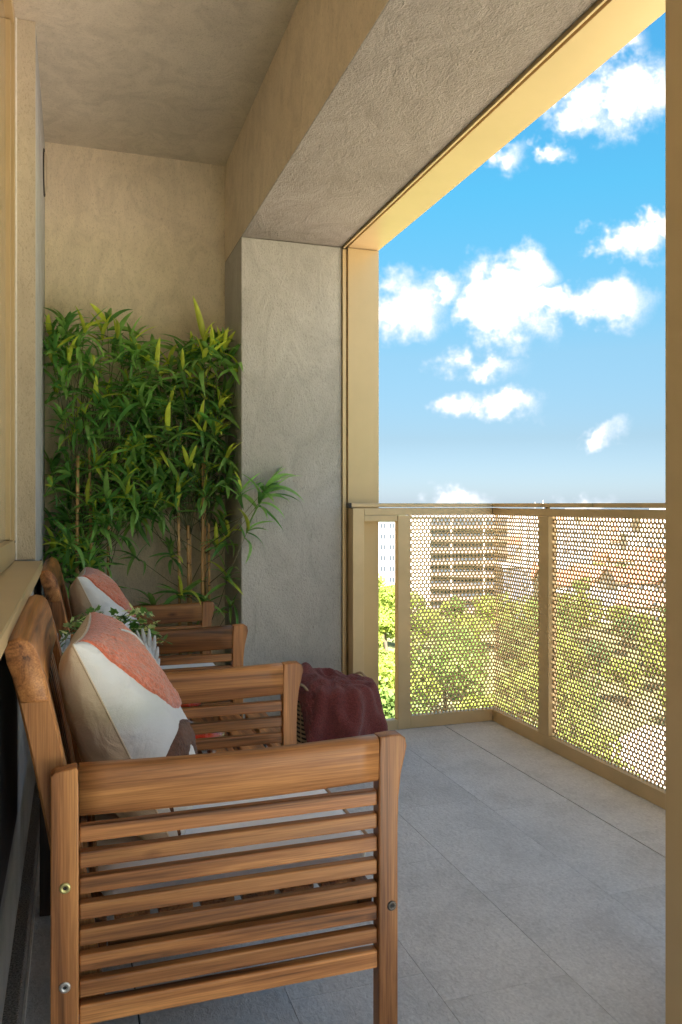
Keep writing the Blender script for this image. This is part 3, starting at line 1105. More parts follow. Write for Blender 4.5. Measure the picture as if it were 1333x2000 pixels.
coupe('cocktail_glass', 'stemmed ribbed glass of red drink towards the far armchair', .37, 2.76, .056, .046, .046, 24)
coupe('cocktail_glass', 'wide ribbed glass bowl of red drink close to the near armchair', .375, 2.42, .064, .010, .066, 24)

# grey cast-stone winged planter with ivy
pl = thing('winged_planter', 'grey cast stone planter with feathered wings on the table', 'planter', (.085, 2.54, TZ + .001))
pl.scale = (1.05, 1.05, 1.06)
link('bowl', lathe([(.0005, 0), (.075, 0), (.08, .015), (.055, .045), (.06, .07), (.10, .14), (.13, .22), (.135, .275), (.145, .285), (.145, .30), (.128, .302), (.122, .27), (.0005, .265)], 40), pl, mat=STONE)
link('soil', lathe([(.0005, .282), (.06, .280), (.121, .272)], 20), pl, mat=SOIL)
for s in (1, -1):
    for row in range(2):
        for k in range(7):
            an = R(18 + 13 * k + 5 * row)
            ln = (.135 - .012 * abs(k - 3.5)) * (1.0 - .30 * row)
            base = Vector((s * .098, -.055 - .016 * row + .004 * k, .205 + .006 * k))
            dr_ = Vector((s * math.cos(an) * .62, -.12, math.sin(an)))
            tip = base + dr_ * ln
            mid = base + dr_ * ln * .55 + Vector((s * .014, -.006, -.006))
            link('feather', tube([base, base.lerp(mid, .5), mid, mid.lerp(tip, .55), tip], [.004, .0072, .0085, .0072, .0025], 8), pl, mat=STONE)


def ivy_leaf():
    pts = [(0, 0), (.30, -.22), (.62, -.05), (.50, .22), (.62, .55), (.28, .58), (0, 1.0), (-.28, .58), (-.62, .55), (-.50, .22), (-.62, -.05), (-.30, -.22)]
    vs = [(0, .3, .06)] + [(x, y, -.08 * abs(x) + .02 * y) for x, y in pts]
    fs = [(0, 1 + i, 1 + (i + 1) % 12) for i in range(12)]
    return vs, fs


iv, ifc = ivy_leaf()
ivm = {}
for nm, m_ in (('g', IVY_G), ('p', IVY_P)):
    me = mesh('ivy_leaf', [(x * .02, y * .024, z * .024) for x, y, z in iv], ifc)
    me.materials.append(m_)
    ivm[nm] = me
ivy = thing('ivy_plant', 'variegated ivy trailing from the winged stone planter', 'plant', (.085, 2.54, TZ + .305))
vines = []
rnd = random.Random(5)
for k in range(22):
    a = rnd.uniform(0, 2 * math.pi)
    ln = rnd.uniform(.08, .20)
    lift = rnd.uniform(.05, .15)
    vines.append([Vector((math.cos(a) * ln * f, math.sin(a) * ln * f * .8, lift * math.sin(f * 2.0) - .05 * f * f)) for f in (0, .25, .5, .75, 1)])
vines.append([Vector(p) for p in ((-.03, -.05, .05), (-.10, -.14, .08), (-.150, -.22, .02), (-.158, -.25, -.08), (-.162, -.265, -.17), (-.160, -.27, -.23))])
vines.append([Vector(p) for p in ((-.03, -.05, .03), (-.11, -.10, .06), (-.155, -.15, 0), (-.160, -.18, -.10), (-.165, -.20, -.16))])
for vn in vines:
    link('vine', tube(vn, .0014, 5), ivy, mat=TWIG)
    for i in range(len(vn) - 1):
        for f in (.25, .6, .95):
            p = vn[i].lerp(vn[i + 1], f) + Vector((rnd.uniform(-.012, .012), rnd.uniform(-.012, .012), rnd.uniform(-.004, .014)))
            if p.x < -.165:
                p.x = -.165
            s = rnd.uniform(.75, 1.25)
            o = link('ivy_leaf', ivm['p' if rnd.random() < .42 else 'g'], ivy, p, (rnd.uniform(-.3, 1.1), rnd.uniform(-.6, .6), rnd.uniform(0, 6.28)))
            o.scale = (s, s, s)

# ------------------------------------------------------------------ basket and blanket
BX, BY, BR, BH = 1.030, 3.20, .165, .305
bk = thing('laundry_basket', 'round tan wicker basket with dark gaps, under the wine red blanket', 'basket', (BX, BY, 0))
link('liner', lathe([(.0005, .004), (BR - .012, .004), (BR - .006, BH - .004), (BR - .010, BH - .004), (BR - .016, .010), (.0005, .010)], 40), bk, mat=WICKER_D)
ringm = tube([Vector((BR * math.cos(2 * math.pi * k / 40), BR * math.sin(2 * math.pi * k / 40), 0)) for k in range(41)], .0048, 6)
ringm.materials.append(WICKER)
for k in range(18):
    o = link('woven_ring', ringm, bk, (0, 0, .008 + k * .0182))
    s = .94 + .06 * k / 17
    o.scale = (s, s, 1)
for k in range(20):
    a = 2 * math.pi * k / 20
    link('stake', tube([Vector(((BR - .004) * .94 * math.cos(a), (BR - .004) * .94 * math.sin(a), .004)), Vector(((BR - .004) * math.cos(a), (BR - .004) * math.sin(a), BH))], .003, 5), bk, mat=WICKER)
for a0 in (25, 205):
    hp = []
    for k in range(15):
        f = k / 14
        a = R(a0 - 20 + 40 * f)
        hp.append(Vector(((BR + .006) * math.cos(a), (BR + .006) * math.sin(a), BH - .02 + .062 * math.sin(math.pi * f) ** .6)))
    link('handle', tube(hp, .0055, 8), bk, mat=WICKER)


def blanket_mesh():
    na, nr = 260, 120
    vs, fs = [], []
    folds = [(-142, 7, .020), (-121, 7, .032), (-99, 6, .024), (-76, 8, .038), (-52, 6, .022), (-31, 8, .032), (-4, 8, .03), (30, 10, .02), (80, 12, .02), (140, 12, .02)]
    for j in range(nr + 1):
        f = j / nr
        for i in range(na):
            a = 2 * math.pi * i / na
            deg = math.degrees((a + math.pi) % (2 * math.pi) - math.pi)
            # long fall on the camera side, cut on the slant towards the left
            side = .5 + .5 * math.cos(a - R(-60))
            hang = .035 + .25 * min(1, max(0, (side - .48) / .30))
            tot = BR + hang
            s = f * tot
            fold = 0.0
            dr = max(0.0, s - BR)
            for fi, (c, w_, h_) in enumerate(folds):
                sl = (70, -50, 40, -60, 85, -20, 30, 0, 0, 0)[fi]
                dd = (deg - c - sl * dr + 9 * noise.noise(Vector((fi * 3.1, dr * 9, 0))) + 180) % 360 - 180
                ww = w_ * (1 + dr * (3.0, .5, 4.0, 1.0, 5.0, 2.0, 3.0, 1, 1, 1)[fi])
                fold += h_ * math.exp(-(dd / ww) ** 2)
            if s < BR:
                q = s / BR
                r = BR * q * 1.03
                px_, py_ = math.cos(a) * q, math.sin(a) * q
                big = noise.noise(Vector((px_ * 1.7 + 3, py_ * 1.7, .5)))
                ridge = 1 - abs(noise.noise(Vector((px_ * 2.3 + 1, py_ * 2.3 + 8, 2.5)))) * 2.2
                z = BH - .014 + .024 * (1 - q ** 4) + (.030 * big + .022 * ridge) * (1 - q ** 7) + fold * .6 * q ** 2.5 + .022 * q ** 3
                z += .065 * (.5 + .5 * math.cos(a - R(150))) * q * (1 - q ** 6)
            else:
                drop = s - BR
                k = 1 - math.exp(-drop / .028)
                r = BR * 1.03 + .012 * k + fold * (.25 + .75 * min(1, drop / .12)) + .012 * drop
                z = BH + .008 + fold * .6 * (1 - k) - drop + .012 * k
            nz = .0016 * noise.noise(Vector((a * 30, s * 170, 0))) + .0014 * noise.noise(Vector((a * 70, s * 380, 7)))
            r += nz
            z += nz
            vs.append((r * math.cos(a), r * math.sin(a), z))
    for j in range(nr):
        for i in range(na):
            a_, b_ = j * na + i, j * na + (i + 1) % na
            fs.append((a_, a_ + na, b_ + na, b_))
    return mesh('blanket', vs, fs, True)


bl = link('blanket', blanket_mesh(), None, (BX, BY, 0), mat=BLANKET)
md = bl.modifiers.new('thick', 'SOLIDIFY')
md.thickness = .006
md.offset = 1
tag(bl, 'wine red woolly blanket heaped over the wicker basket', 'blanket')


# ------------------------------------------------------------------ bamboo plants
def leaf_mesh(L, W, curve, fold, tipw, m):
    vs, fs = [], []
    n = 7
    for i in range(n + 1):
        f = i / n
        w = W * (math.sin(math.pi * min(1, f * .93 + .07) ** .75) ** .8) * (1 if f < 1 else 0) + .0004
        a = curve * f
        y = L * (math.sin(a) / curve if abs(curve) > .01 else f)
        z = -L * ((1 - math.cos(a)) / curve if abs(curve) > .01 else 0)
        vs += [(-w / 2, y, z + fold * w), (0, y, z), (w / 2, y, z + fold * w)]
    for i in range(n):
        b = i * 3
        fs += [(b, b + 1, b + 4, b + 3), (b + 1, b + 2, b + 5, b + 4)]
    me = mesh('leaf', vs, fs, True)
    me.materials.append(m)
    return me


LEAVES = {}
rl = random.Random(11)
for key, m_ in (('d', LEAF_D), ('m', LEAF_M), ('l', LEAF_L)):
    LEAVES[key] = [leaf_mesh(rl.uniform(.13, .19), rl.uniform(.018, .026), rl.uniform(.3, 1.6), rl.uniform(.15, .4), 0, m_) for _ in range(7)]


def inside(p):
    return XW + .004 < p.x and p.y < YB - .006 and not (p.x > XB - .006 and p.y > YC - .006) and p.z > .1


def bamboo(label, x, y, canes, whorls, seed):
    rn = random.Random(seed)
    t = thing('bamboo_plant', label, 'plant', (x, y, 0), 0, 'artificial bamboo plants in the niche')
    base = Vector((x, y, 0))
    link('pot', lathe([(.0005, 0), (.085, 0), (.095, .02), (.12, .20), (.128, .205), (.128, .225), (.112, .225), (.108, .19), (.0005, .185)], 36), t, mat=POT)
    link('soil', lathe([(.0005, .198), (.109, .192)], 20), t, mat=SOIL)
    tops = []
    for (cx, cy, ztop, rad) in canes:
        p0 = Vector((cx - x + rn.uniform(-.01, .01), cy - y, .19))
        lean = Vector((rn.uniform(-.02, .02), rn.uniform(-.012, .012), 0))
        pts, rr, nodes = [], [], []
        n = 12
        for i in range(n + 1):
            f = i / n
            pts.append(p0 + lean * f + Vector((0, 0, (ztop - .19) * f)))
            rr.append(rad * (1 - .25 * f))
        c = link('cane', tube(pts, rr, 10), t, mat=CANE)
        z = .19 + rn.uniform(.05, .15)
        while z < ztop - .03:
            f = (z - .19) / (ztop - .19)
            q = p0 + lean * f + Vector((0, 0, z - .19))
            rq = rad * (1 - .25 * f)
            link('node', tube([q - Vector((0, 0, .0035)), q, q + Vector((0, 0, .0035))], [rq * 1.01, rq * 1.12, rq * 1.01], 10), c, mat=NODE_M)
            z += rn.uniform(.11, .17)
        tops.append((p0, lean, ztop))
    cand = []
    for (wp, bright, big) in whorls:
        # twig from the nearest cane
        p0, lean, zt = min(tops, key=lambda q: abs(q[0].x + x - wp.x) + .3 * rn.random())
        zz = min(zt - .02, wp.z - rn.uniform(.10, .30))
        zz = max(.3, zz)
        f = (zz - .19) / (zt - .19)
        st = p0 + lean * f + Vector((0, 0, zz - .19))
        en = wp - base
        mid = (Vector((XB - .03 - x, YC - .07 - y, (st.z + en.z) / 2)) if wp.y < 3.62 else st.lerp(en, .55)) + Vector((0, 0, -.02)) + Vector((rn.uniform(-.03, .03), rn.uniform(-.02, .02), 0))
        link('twig', tube([st, mid, en], [.0022, .0017, .0012], 5), t, mat=TWIG)
        nl = rn.randint(9, 13)
        ax = (en - mid).normalized()
        ax = (ax + Vector((0, -.45, .30))).normalized()
        a0 = rn.uniform(0, 6.28)
        for k in range(nl):
            for attempt in range(6):
                az = a0 + k * 2.4 + rn.uniform(-.4, .4)
                tilt = rn.uniform(.5, 1.75) if k > 2 else rn.uniform(.05, .7)
                side = ax.orthogonal().normalized()
                side = Matrix.Rotation(az, 3, ax) @ side
                d = (ax * math.cos(tilt) + side * math.sin(tilt)).normalized()
                back = -rn.uniform(0, .07) * (k / nl)
                pos = en + ax * back
                s = rn.uniform(.62, 1.12) * big
                if inside(pos + base + d * .125 * s) and inside(pos + base + d * .06 * s):
                    break
            else:
                continue
            # leaf: local +y along d, local z up-ish
            up = Vector((0, 0, 1)) - d * d.z
            if up.length < .15:
                up = side - d * side.dot(d)
            up.normalize()
            up = (Matrix.Rotation(rn.uniform(-.7, .7), 3, d) @ up)
            xr = d.cross(up).normalized()
            M = Matrix((xr, d, up)).transposed()
            r_ = rn.random()
            if bright and k < 3:
                key = 'l' if r_ < .75 else 'm'
            else:
                key = 'd' if r_ < .42 else ('m' if r_ < .94 else 'l')
            cand.append((pos, M, s, rn.choice(LEAVES[key]), -pos.y + rn.uniform(0, .12) + (.3 if key == 'l' else 0)))
    cand.sort(key=lambda c: -c[4])
    for pos, M, s, me, _ in cand[:300]:
        o = link('leaf', me, t, pos, M.to_euler())
        o.scale = (s, s, s)
    rest = bmesh.new()
    keys = {}
    mats = []
    for pos, M, s, me, _ in cand[300:]:
        tmp = me.copy()
        tmp.transform(Matrix.Translation(pos) @ M.to_4x4() @ Matrix.Scale(s, 4))
        mi = me.materials[0]
        if mi not in mats:
            mats.append(mi)
        n0 = len(rest.faces)
        rest.from_mesh(tmp)
        rest.faces.ensure_lookup_table()
        for f in rest.faces[n0:]:
            f.material_index = mats.index(mi)
            f.smooth = True
        bpy.data.meshes.remove(tmp)
    if mats:
        me = bpy.data.meshes.new('leaves')
        rest.to_mesh(me)
        for m_ in mats:
            me.materials.append(m_)
        o = link('inner_leaves', me, t)
        o['kind'] = 'stuff'
    rest.free()
    return t


def whorl_set(px0, px1, top, bot, n, seed, extra=()):
    rn = random.Random(seed)
    out = []
    tries = 0
    while len(out) < n and tries < 5000:
        tries += 1
        px = rn.uniform(px0, px1)
        py = rn.uniform(600, 1190)
        if py < top(px) or py > bot(px):
            continue
        Y = rn.uniform(3.70, 3.97)
        P = at_y(px, py, Y)
        if P.x < XW + .03 or P.x > XB - .03:
            continue
        if any((P - q[0]).length < .045 for q in out):
            continue
        out.append((P, rn.random() < .5 and Y < 3.88, rn.uniform(.85, 1.1)))
    for e in extra:
        out.append(e)
    return out


def lerp_tab(tab):
    def f(x):
        for (x0, y0), (x1, y1) in zip(tab, tab[1:]):
            if x <= x1:
                return y0 + (y1 - y0) * max(0, (x - x0)) / (x1 - x0)
        return tab[-1][1]
    return f


topf = lerp_tab([(80, 650), (120, 640), (210, 640), (265, 665), (300, 700), (345, 710), (385, 650), (420, 645), (470, 700), (500, 740)])
botf = lerp_tab([(80, 1150), (205, 1150), (235, 1080), (280, 1000), (330, 1000), (345, 1020), (380, 960), (430, 1040), (455, 1130), (500, 1140)])
ex1 = [(at_y(128, 640, 3.80), False, 1.1), (at_y(210, 632, 3.85), False, 1.15), (at_y(165, 650, 3.78), True, 1.0), (at_y(100, 655, 3.86), False, 1.0), (at_y(115, 1130, 3.75), False, .9), (at_y(200, 1150, 3.75), False, .9)]
ex2 = [(at_y(522, 950, 3.55), True, 1.15), (at_y(512, 975, 3.55), False, 1.1), (at_y(485, 1035, 3.57), False, .9), (at_y(470, 960, 3.60), False, 1.0), (at_y(355, 1160, 3.72), True, 1.15), (at_y(300, 1185, 3.76), False, 1.0), (at_y(455, 1180, 3.70), True, .9), (at_y(335, 1080, 3.78), False, .9), (at_y(262, 1085, 3.78), False, .9),
       (at_y(445, 1130, 3.70), False, .9), (at_y(425, 1070, 3.72), True, .9), (at_y(400, 1180, 3.7), False, .9), (at_y(400, 668, 3.74), True, 1.1), (at_y(465, 720, 3.70), True, .95)]
c1 = [(at_y(152, 1100, 3.80).x, 3.80, 1.30, .0095), (at_y(182, 1100, 3.83).x, 3.83, 1.34, .0085), (at_y(176, 1100, 3.86).x, 3.86, .95, .0075), (at_y(213, 1100, 3.90).x, 3.90, 1.32, .0080)]
c2 = [(at_y(350, 1100, 3.78).x, 3.78, 1.14, .0085), (at_y(367, 1100, 3.80).x, 3.80, .98, .0090), (at_y(374, 1100, 3.84).x, 3.84, .95, .007), (at_y(394, 1100, 3.78).x, 3.78, 1.30, .0095), (at_y(402, 1100, 3.83).x, 3.83, 1.32, .0075), (at_y(412, 1100, 3.80).x, 3.80, .99, .0075)]
bamboo('tall bamboo with four canes against the window wall side of the niche', .055, 3.85, c1, whorl_set(86, 290, topf, botf, 106, 3, ex1), 21)
bamboo('tall bamboo with six canes next to the grey column', .485, 3.84, c2, whorl_set(270, 480, topf, botf, 102, 4, ex2), 22)

# ------------------------------------------------------------------ the town below
GZ = -26.0


def ground_mat():
    m = bpy.data.materials.new('meadow_ground')
    m.use_nodes = True
    T = NT(m.node_tree)
    p = T.n('ShaderNodeBsdfPrincipled', i_Roughness=0.95)
    g = T.n('ShaderNodeNewGeometry')
    a = T.n('ShaderNodeTexNoise', i_Scale=0.03, i_Detail=6.0, i_Roughness=0.65)
    T.l(g.outputs['Position'], a.inputs['Vector'])
    b = T.n('ShaderNodeTexNoise', i_Scale=0.9, i_Detail=5.0, i_Roughness=0.7)
    T.l(g.outputs['Position'], b.inputs['Vector'])
    c = T.ramp(a.outputs[0], [(0.35, (0.085, 0.12, 0.035)), (0.55, (0.14, 0.15, 0.06)), (0.72, (0.20, 0.175, 0.11))])
    d = T.ramp(b.outputs[0], [(0.3, (0.6, 0.6, 0.6)), (0.7, (1.25, 1.25, 1.2))])
    T.l(T.mix(1.0, c, d, 'MULTIPLY'), p.inputs['Base Color'])
    out = T.n('ShaderNodeOutputMaterial')
    T.l(p.outputs[0], out.inputs[0])
    return m


tag(link('ground', mesh('ground', [(-3000, -3000, GZ), (3000, -3000, GZ), (3000, 3000, GZ), (-3000, 3000, GZ)], [(0, 1, 2, 3)]), mat=ground_mat()), kind='structure')
PAVE = mat('pink_paving', (0.42, 0.33, 0.28), 0.9, vary=0.15, vscale=.4)
ASPH = mat('asphalt', (0.10, 0.10, 0.105), 0.9, vary=0.2, vscale=.5)


def strip(name, pts, z, m):
    me = mesh(name, [(p.x, p.y, z) for p in pts], [tuple(range(len(pts)))])
    return tag(link(name, me, mat=m), kind='structure')


strip('pavement', [at_d(1090, 66), at_d(1560, 60), at_d(1600, 92), at_d(1260, 98), at_d(1120, 84)], GZ + .02, PAVE)
strip('bounce_court', [Vector((2.6, -90, 0)), Vector((110, -90, 0)), Vector((110, 58, 0)), Vector((62, 58, 0)), Vector((20, 17, 0)), Vector((2.6, 2, 0))], GZ + .012, mat('pale_bounce_court', (0.42, 0.36, 0.31), 0.9, vary=0.08, vscale=.3))  # unseen pale ground added to bounce warm light up into the balcony
strip('road', [at_d(1150, 205), at_d(1800, 175), at_d(1800, 188), at_d(1150, 216)], GZ + .02, ASPH)

BARK = mat('tree_bark', (0.10, 0.075, 0.05), 0.9, vary=0.3, vscale=2)
TGREEN = [mat('foliage_yellow_green', (0.20, 0.26, 0.035), 0.7, vary=0.35, vscale=.8, transl=0.3, objvar=.2),
          mat('foliage_green', (0.125, 0.20, 0.035), 0.7, vary=0.35, vscale=.8, transl=0.3, objvar=.2),
          mat('foliage_deep_green', (0.065, 0.12, 0.03), 0.7, vary=0.35, vscale=.8, transl=0.2, objvar=.2)]


def crown_mesh(seed, rx, rz, m, n=2100):
    rn = random.Random(seed)
    lumps = []
    for k in range(16):
        a, b = rn.uniform(0, 6.28), rn.uniform(-.5, 1)
        q = Vector((math.cos(a) * math.sqrt(max(0, 1 - b * b)), math.sin(a) * math.sqrt(max(0, 1 - b * b)), b)) * rn.uniform(.35, .78)
        lumps.append((Vector((q.x * rx, q.y * rx, q.z * rz)), rn.uniform(.25, .46) * rx))
    vs, fs = [], []
    for k in range(n):
        c, r = rn.choice(lumps)
        d = Vector((rn.gauss(0, 1), rn.gauss(0, 1), rn.gauss(.25, 1))).normalized()
        p = c + d * r * rn.uniform(.75, 1.06)
        s = rn.uniform(.13, .34)
        a = Vector((rn.gauss(0, 1), rn.gauss(0, 1), rn.gauss(0, .7))).normalized()
        nrm = (d + a * .8).normalized()
        t = nrm.orthogonal().normalized()
        b = nrm.cross(t)
        i = len(vs)
        vs += [p + t * s, p + b * s * .7, p - t * s, p - b * s * .7]
        fs.append((i, i + 1, i + 2, i + 3))
    me = mesh('crown', vs, fs)
    me.materials.append(m)
    return me


TREES = []
for k in range(6):
    rx = (3.6, 4.4, 3.0, 4.8, 3.4, 4.0)[k]
    rz = (3.6, 4.0, 4.2, 4.0, 3.0, 4.6)[k]
    th = (4.4, 5.2, 5.0, 5.4, 3.6, 5.6)[k]
    cm = crown_mesh(40 + k, rx, rz, TGREEN[(0, 1, 1, 0, 0, 2)[k]])
    tm = tube([(0, 0, 0), (.1, 0, th * .4), (0, .1, th * .8), (.1, .1, th + rz * .3)], [.28, .22, .17, .06], 8)
    tm.materials.append(BARK)
    TREES.append((cm, tm, th))


def tree(P, k, s, label, group, rz=0.0):
    cm, tm, th = TREES[k]
    label = label.replace('leafy tree', ('yellow green broad leafy tree', 'mid green leafy tree', 'tall slim green leafy tree', 'yellow green spreading leafy tree', 'low yellow green leafy tree', 'tall deep green leafy tree')[k]).replace('bright green ', '')
    t = thing('leafy_tree', label, 'tree', (P.x, P.y, GZ), rz, group)
    link('trunk', tm, t)
    link('crown', cm, t, (0, 0, th))
    t.scale = (s, s, s)
    return t


rt = random.Random(9)
spots = []


def try_tree(px, d, k, s, lab, grp, mind=3.2):
    P = at_d(px, d, GZ)
    if any((P - q).length < mind for q in spots):
        return
    spots.append(P)
    tree(P, k, s, lab, grp, rt.uniform(0, 6.28))


# the strip of green seen through the narrow open bay, then the grove behind the perforated sheets
for k in range(60):
    try_tree(rt.uniform(705, 800), rt.uniform(52, 205), rt.choice((0, 0, 1, 3, 4)), rt.uniform(.8, 1.25), 'bright green leafy tree seen through the narrow gap in the railing', 'trees in the railing gap', 4.6)
for k in range(150):
    px, d = rt.uniform(800, 1130), rt.uniform(50, 178)
    try_tree(px, d, rt.randrange(6), rt.uniform(.75, 1.2), 'leafy tree in the grove behind the far perforated panel', 'trees behind the corner of the railing', 6.2)
for k in range(110):
    px, d = rt.uniform(1130, 1420), rt.uniform(92, 168)
    try_tree(px, d, rt.randrange(6), rt.uniform(.55, 1.0), 'leafy tree in the grove behind the long perforated panel', 'trees behind the long side of the railing', 6.5)
for k in range(16):
    px, d = rt.uniform(1080, 1420), rt.uniform(185, 330)
    try_tree(px, d, rt.randrange(6), rt.uniform(.8, 1.2), 'leafy tree standing among the red roofed houses', 'trees among the houses', 9)

CREAM = mat('cream_facade', (0.50, 0.41, 0.345), 0.9, vary=0.06, vscale=.3)
GREYF = mat('pale_grey_facade', (0.44, 0.43, 0.44), 0.9, vary=0.06, vscale=.3)
WHITEF = mat('white_facade', (0.58, 0.55, 0.52), 0.9, vary=0.06, vscale=.3)
PARAPET = mat('brown_parapet', (0.22, 0.155, 0.115), 0.8, vary=0.1, vscale=.6)
PANE = mat('dark_window_glass', (0.045, 0.055, 0.07), 0.12, spec=0.8)
ROOFS = [mat('red_roof_tiles', (0.40, 0.145, 0.085), 0.85, vary=0.2, vscale=1.2), mat('pale_red_roof_tiles', (0.48, 0.24, 0.17), 0.85, vary=0.2, vscale=1.2), mat('slate_roof', (0.15, 0.16, 0.185), 0.7, vary=0.15, vscale=1.0)]


def block(px, d, w, dep, top, label, wallm, floors, bays, stripe, turn=0.0, storey=2.9):
    """apartment block whose facade looks back at the balcony; local x along the facade, -y outward"""
    P = at_d(px, d, GZ)
    face = math.atan2(P.y, P.x) - math.pi / 2
    t = thing('apartment_block', label, 'building', (P.x, P.y, GZ), face + turn)
    H = top - GZ
    link('wall', boxes_mesh([(-w / 2, w / 2, 0, dep, 0, H)]), t, mat=wallm)
    link('roof', boxes_mesh([(-w / 2 - .3, w / 2 + .3, -.3, dep + .3, H, H + .5)]), t, mat=GREYF)
    if not stripe:
        wm = boxes_mesh([(-.7, .7, -.06, .1, 0, 1.4)])
        wm.materials.append(PANE)
        fm_ = boxes_mesh([(-.8, -.7, -.10, .05, -.1, 1.5), (.7, .8, -.10, .05, -.1, 1.5), (-.7, .7, -.10, .05, -.1, 0), (-.7, .7, -.10, .05, 1.4, 1.5), (-.04, .04, -.09, .05, 0, 1.4)])
        fm_.materials.append(WHITEF)
    for f in range(floors):
        z = H - storey * (f + 1) + .9
        for b in bays:
            if stripe:
                x0, x1 = b
                o = link('window', boxes_mesh([(x0, x1, -.05, .2, z, z + 1.5)]), t, mat=PANE)
                nb = max(2, int((x1 - x0) / 1.4))
                link('frame', boxes_mesh([(x0 + (x1 - x0) * i / nb - .05, x0 + (x1 - x0) * i / nb + .05, -.09, .1, z, z + 1.5) for i in range(nb + 1)]), o, mat=PARAPET)
                link('balcony', boxes_mesh([(x0 - .1, x1 + .1, -1.0, -.002, z - 1.05, z - .9), (x0 - .1, x1 + .1, -1.0, -.9, z - .9, z + .05)]), t, mat=PARAPET if f % 1 else PARAPET)
            else:
                o = link('window', wm, t, (b, 0, z))
                link('frame', fm_, o)
    return t


W = 24.5
block(893, 196, W, 12, -2.0, 'cream apartment block with brown balcony bands behind the perforated panel', CREAM, 8, [(-6.3, -1.6), (-1.0, 6.3), (6.9, W / 2 - .2)], True)
block(757, 215, 10, 12, -3.4, 'pale apartment block with white windows seen through the railing gap', GREYF, 6, [-3.6, -1.2, 1.2, 3.6], False)
b3 = block(1054, 300, 13, 12, -1.5, 'grey distant block with twin antennas on its roof, right of the corner', GREYF, 8, [-4, -1.3, 1.3, 4], False)
for dx in (-1.6, 1.4):
    link('antenna', tube([(dx, 3, 24.9), (dx, 3, 28.4 + dx * .25)], .09, 6), b3, mat=STEEL)
    link('antenna_bar', tube([(dx - .6, 3, 27.2), (dx + .6, 3, 27.2)], .05, 5), b3, mat=STEEL)
block(1010, 172, 6, 7, -12.5, 'small slate grey building among the trees near the railing corner', mat('blue_grey_facade', (0.11, 0.125, 0.165), 0.7), 3, [-1.8, 1.8], False, .3)
block(1115, 262, 14, 10, -7.0, 'blue grey flat roofed building behind the long perforated panel', mat('steel_blue_facade', (0.26, 0.29, 0.34), 0.7), 3, [-4.5, -1.5, 1.5, 4.5], False, .2)


def house(px, d, w, dep, wh, rh, turn, roofm, wallm, label, group='houses beyond the grove'):
    P = at_d(px, d, GZ)
    face = math.atan2(P.y, P.x) - math.pi / 2
    t = thing('house', label, 'house', (P.x, P.y, GZ), face + turn, group)
    a, b = w / 2, dep / 2
    link('wall', mesh('wall', [(-a, -b, 0), (a, -b, 0), (a, b, 0), (-a, b, 0), (-a, -b, wh), (a, -b, wh), (a, b, wh), (-a, b, wh), (-a, 0, wh + rh * .96), (a, 0, wh + rh * .96)],
                      [(0, 1, 5, 4), (2, 3, 7, 6), (1, 2, 6, 9, 5), (3, 0, 4, 8, 7)]), t, mat=wallm)
    e = .5
    th = .22
    zl = wh - rh * e / b
    rf = link('roof', loft([[Vector((x, -b - e, zl + th)), Vector((x, 0, wh + rh + th)), Vector((x, b + e, zl + th)), Vector((x, b + e, zl + th - .2)), Vector((x, 0, wh + rh)), Vector((x, -b - e, zl + th - .2))] for x in (-a - e, a + e)], True, True, False), t, mat=roofm)
    link('chimney', boxes_mesh([(a * .4, a * .4 + .8, b * .2, b * .2 + .8, wh + rh * .5, wh + rh + 1.0)]), rf, mat=ROOFS[0])
    for k in (-.6, 0, .6):
        for z in ((1.0,) if wh < 4 else (1.0, 3.9)):
            o = link('window', boxes_mesh([(k * a - .6, k * a + .6, -b - .05, -b + .1, z, z + 1.4)]), t, mat=PANE)
            link('sill', boxes_mesh([(k * a - .7, k * a + .7, -b - .18, -b - .051, z - .12, z)]), o, mat=WHITEF)


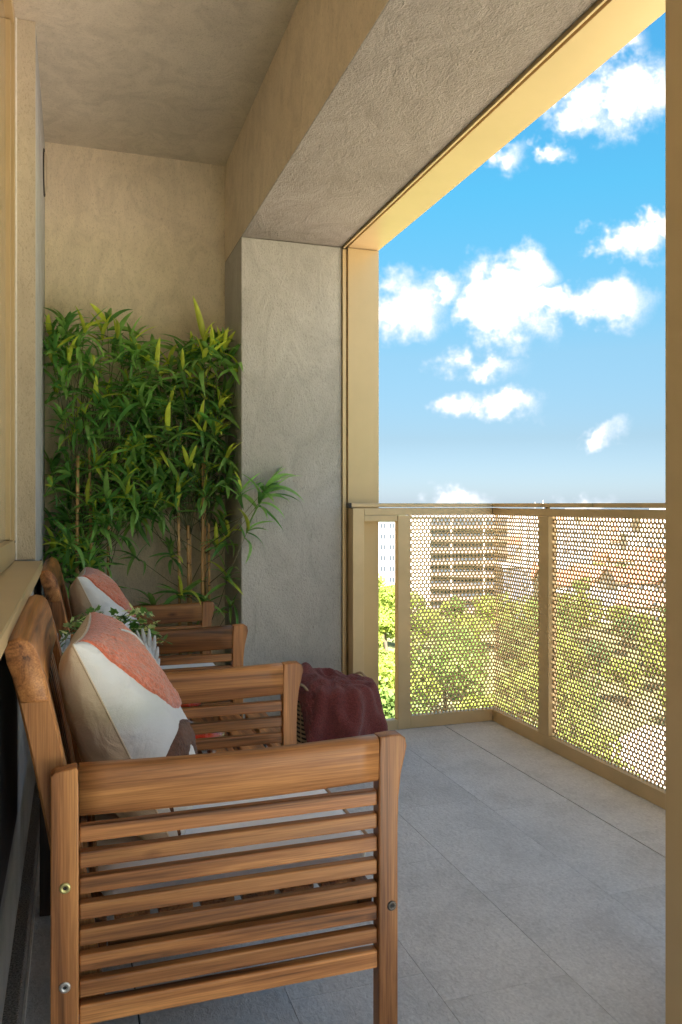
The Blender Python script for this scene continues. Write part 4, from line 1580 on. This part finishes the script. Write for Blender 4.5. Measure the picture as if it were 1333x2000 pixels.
hs = [(1100, 215, 13, 10, 6, 3.2, .3, 0, 'white house with red gabled roof beside the long panel post'),
      (1165, 232, 15, 10, 6, 3.4, -.4, 1, 'house with broad pale red roof left of centre in the long panel'),
      (1235, 222, 14, 11, 6, 3.6, .5, 0, 'house with steep red roof in the middle of the long panel'),
      (1300, 240, 16, 10, 6.5, 3.2, .1, 1, 'house with pale red roof at the right end of the panel'),
      (1140, 290, 16, 10, 6.5, 3.2, -.2, 0, 'farther red roofed house above the broad pale roof'),
      (1210, 300, 18, 11, 6.5, 3.4, .3, 1, 'farther pale roofed house under the handrail'),
      (1285, 310, 18, 10, 6.5, 3.2, -.3, 0, 'farthest red roofed house near the gold post'),
      (1205, 188, 15, 10, 4.0, 2.6, .15, 2, 'low house with slate roof in front of the red roofs'),
      (1285, 182, 16, 11, 4.5, 2.6, -.1, 1, 'low wide house with faded pink roof near the post'),
      (1030, 235, 13, 9, 6, 3.0, .4, 0, 'red roofed house just right of the railing corner'),
      (1360, 205, 15, 10, 6, 3.2, .4, 0, 'red roofed house partly hidden by the near gold post')]
for px, d, w, dep, wh, rh, tn, rm, lab in hs:
    house(px, d, w, dep, wh, rh, tn, ROOFS[rm], (WHITEF, CREAM)[rm % 2], lab)

# the rest of the town towards the horizon
rf_ = random.Random(31)
fw_ = {}
placed = []
for k in range(170):
    px = rf_.uniform(960, 1430)
    d = 330 + 900 * rf_.random() ** 1.4
    P = at_d(px, d, GZ)
    if any((P - q).length < 24 for q in placed):
        continue
    placed.append(P)
    kind = rf_.random()
    if kind < .55:
        w, dep, wh, rh = rf_.uniform(12, 20), rf_.uniform(9, 13), rf_.uniform(5, 9), rf_.uniform(2.6, 4)
        house(px, d, w, dep, wh, rh, rf_.uniform(-.6, .6), ROOFS[rf_.choice((0, 1, 1, 2))], rf_.choice((WHITEF, CREAM, GREYF)), 'distant small house in the hazy town under the handrail', 'distant houses of the town')
    else:
        block(px, d, rf_.uniform(16, 34), 14, GZ + rf_.uniform(10, 22), 'distant pale apartment block in the town under the handrail', rf_.choice((WHITEF, GREYF, CREAM)), 3, [-6, -3.6, -1.2, 1.2, 3.6, 6], False, rf_.uniform(-.4, .4))['group'] = 'distant apartment blocks of the town'
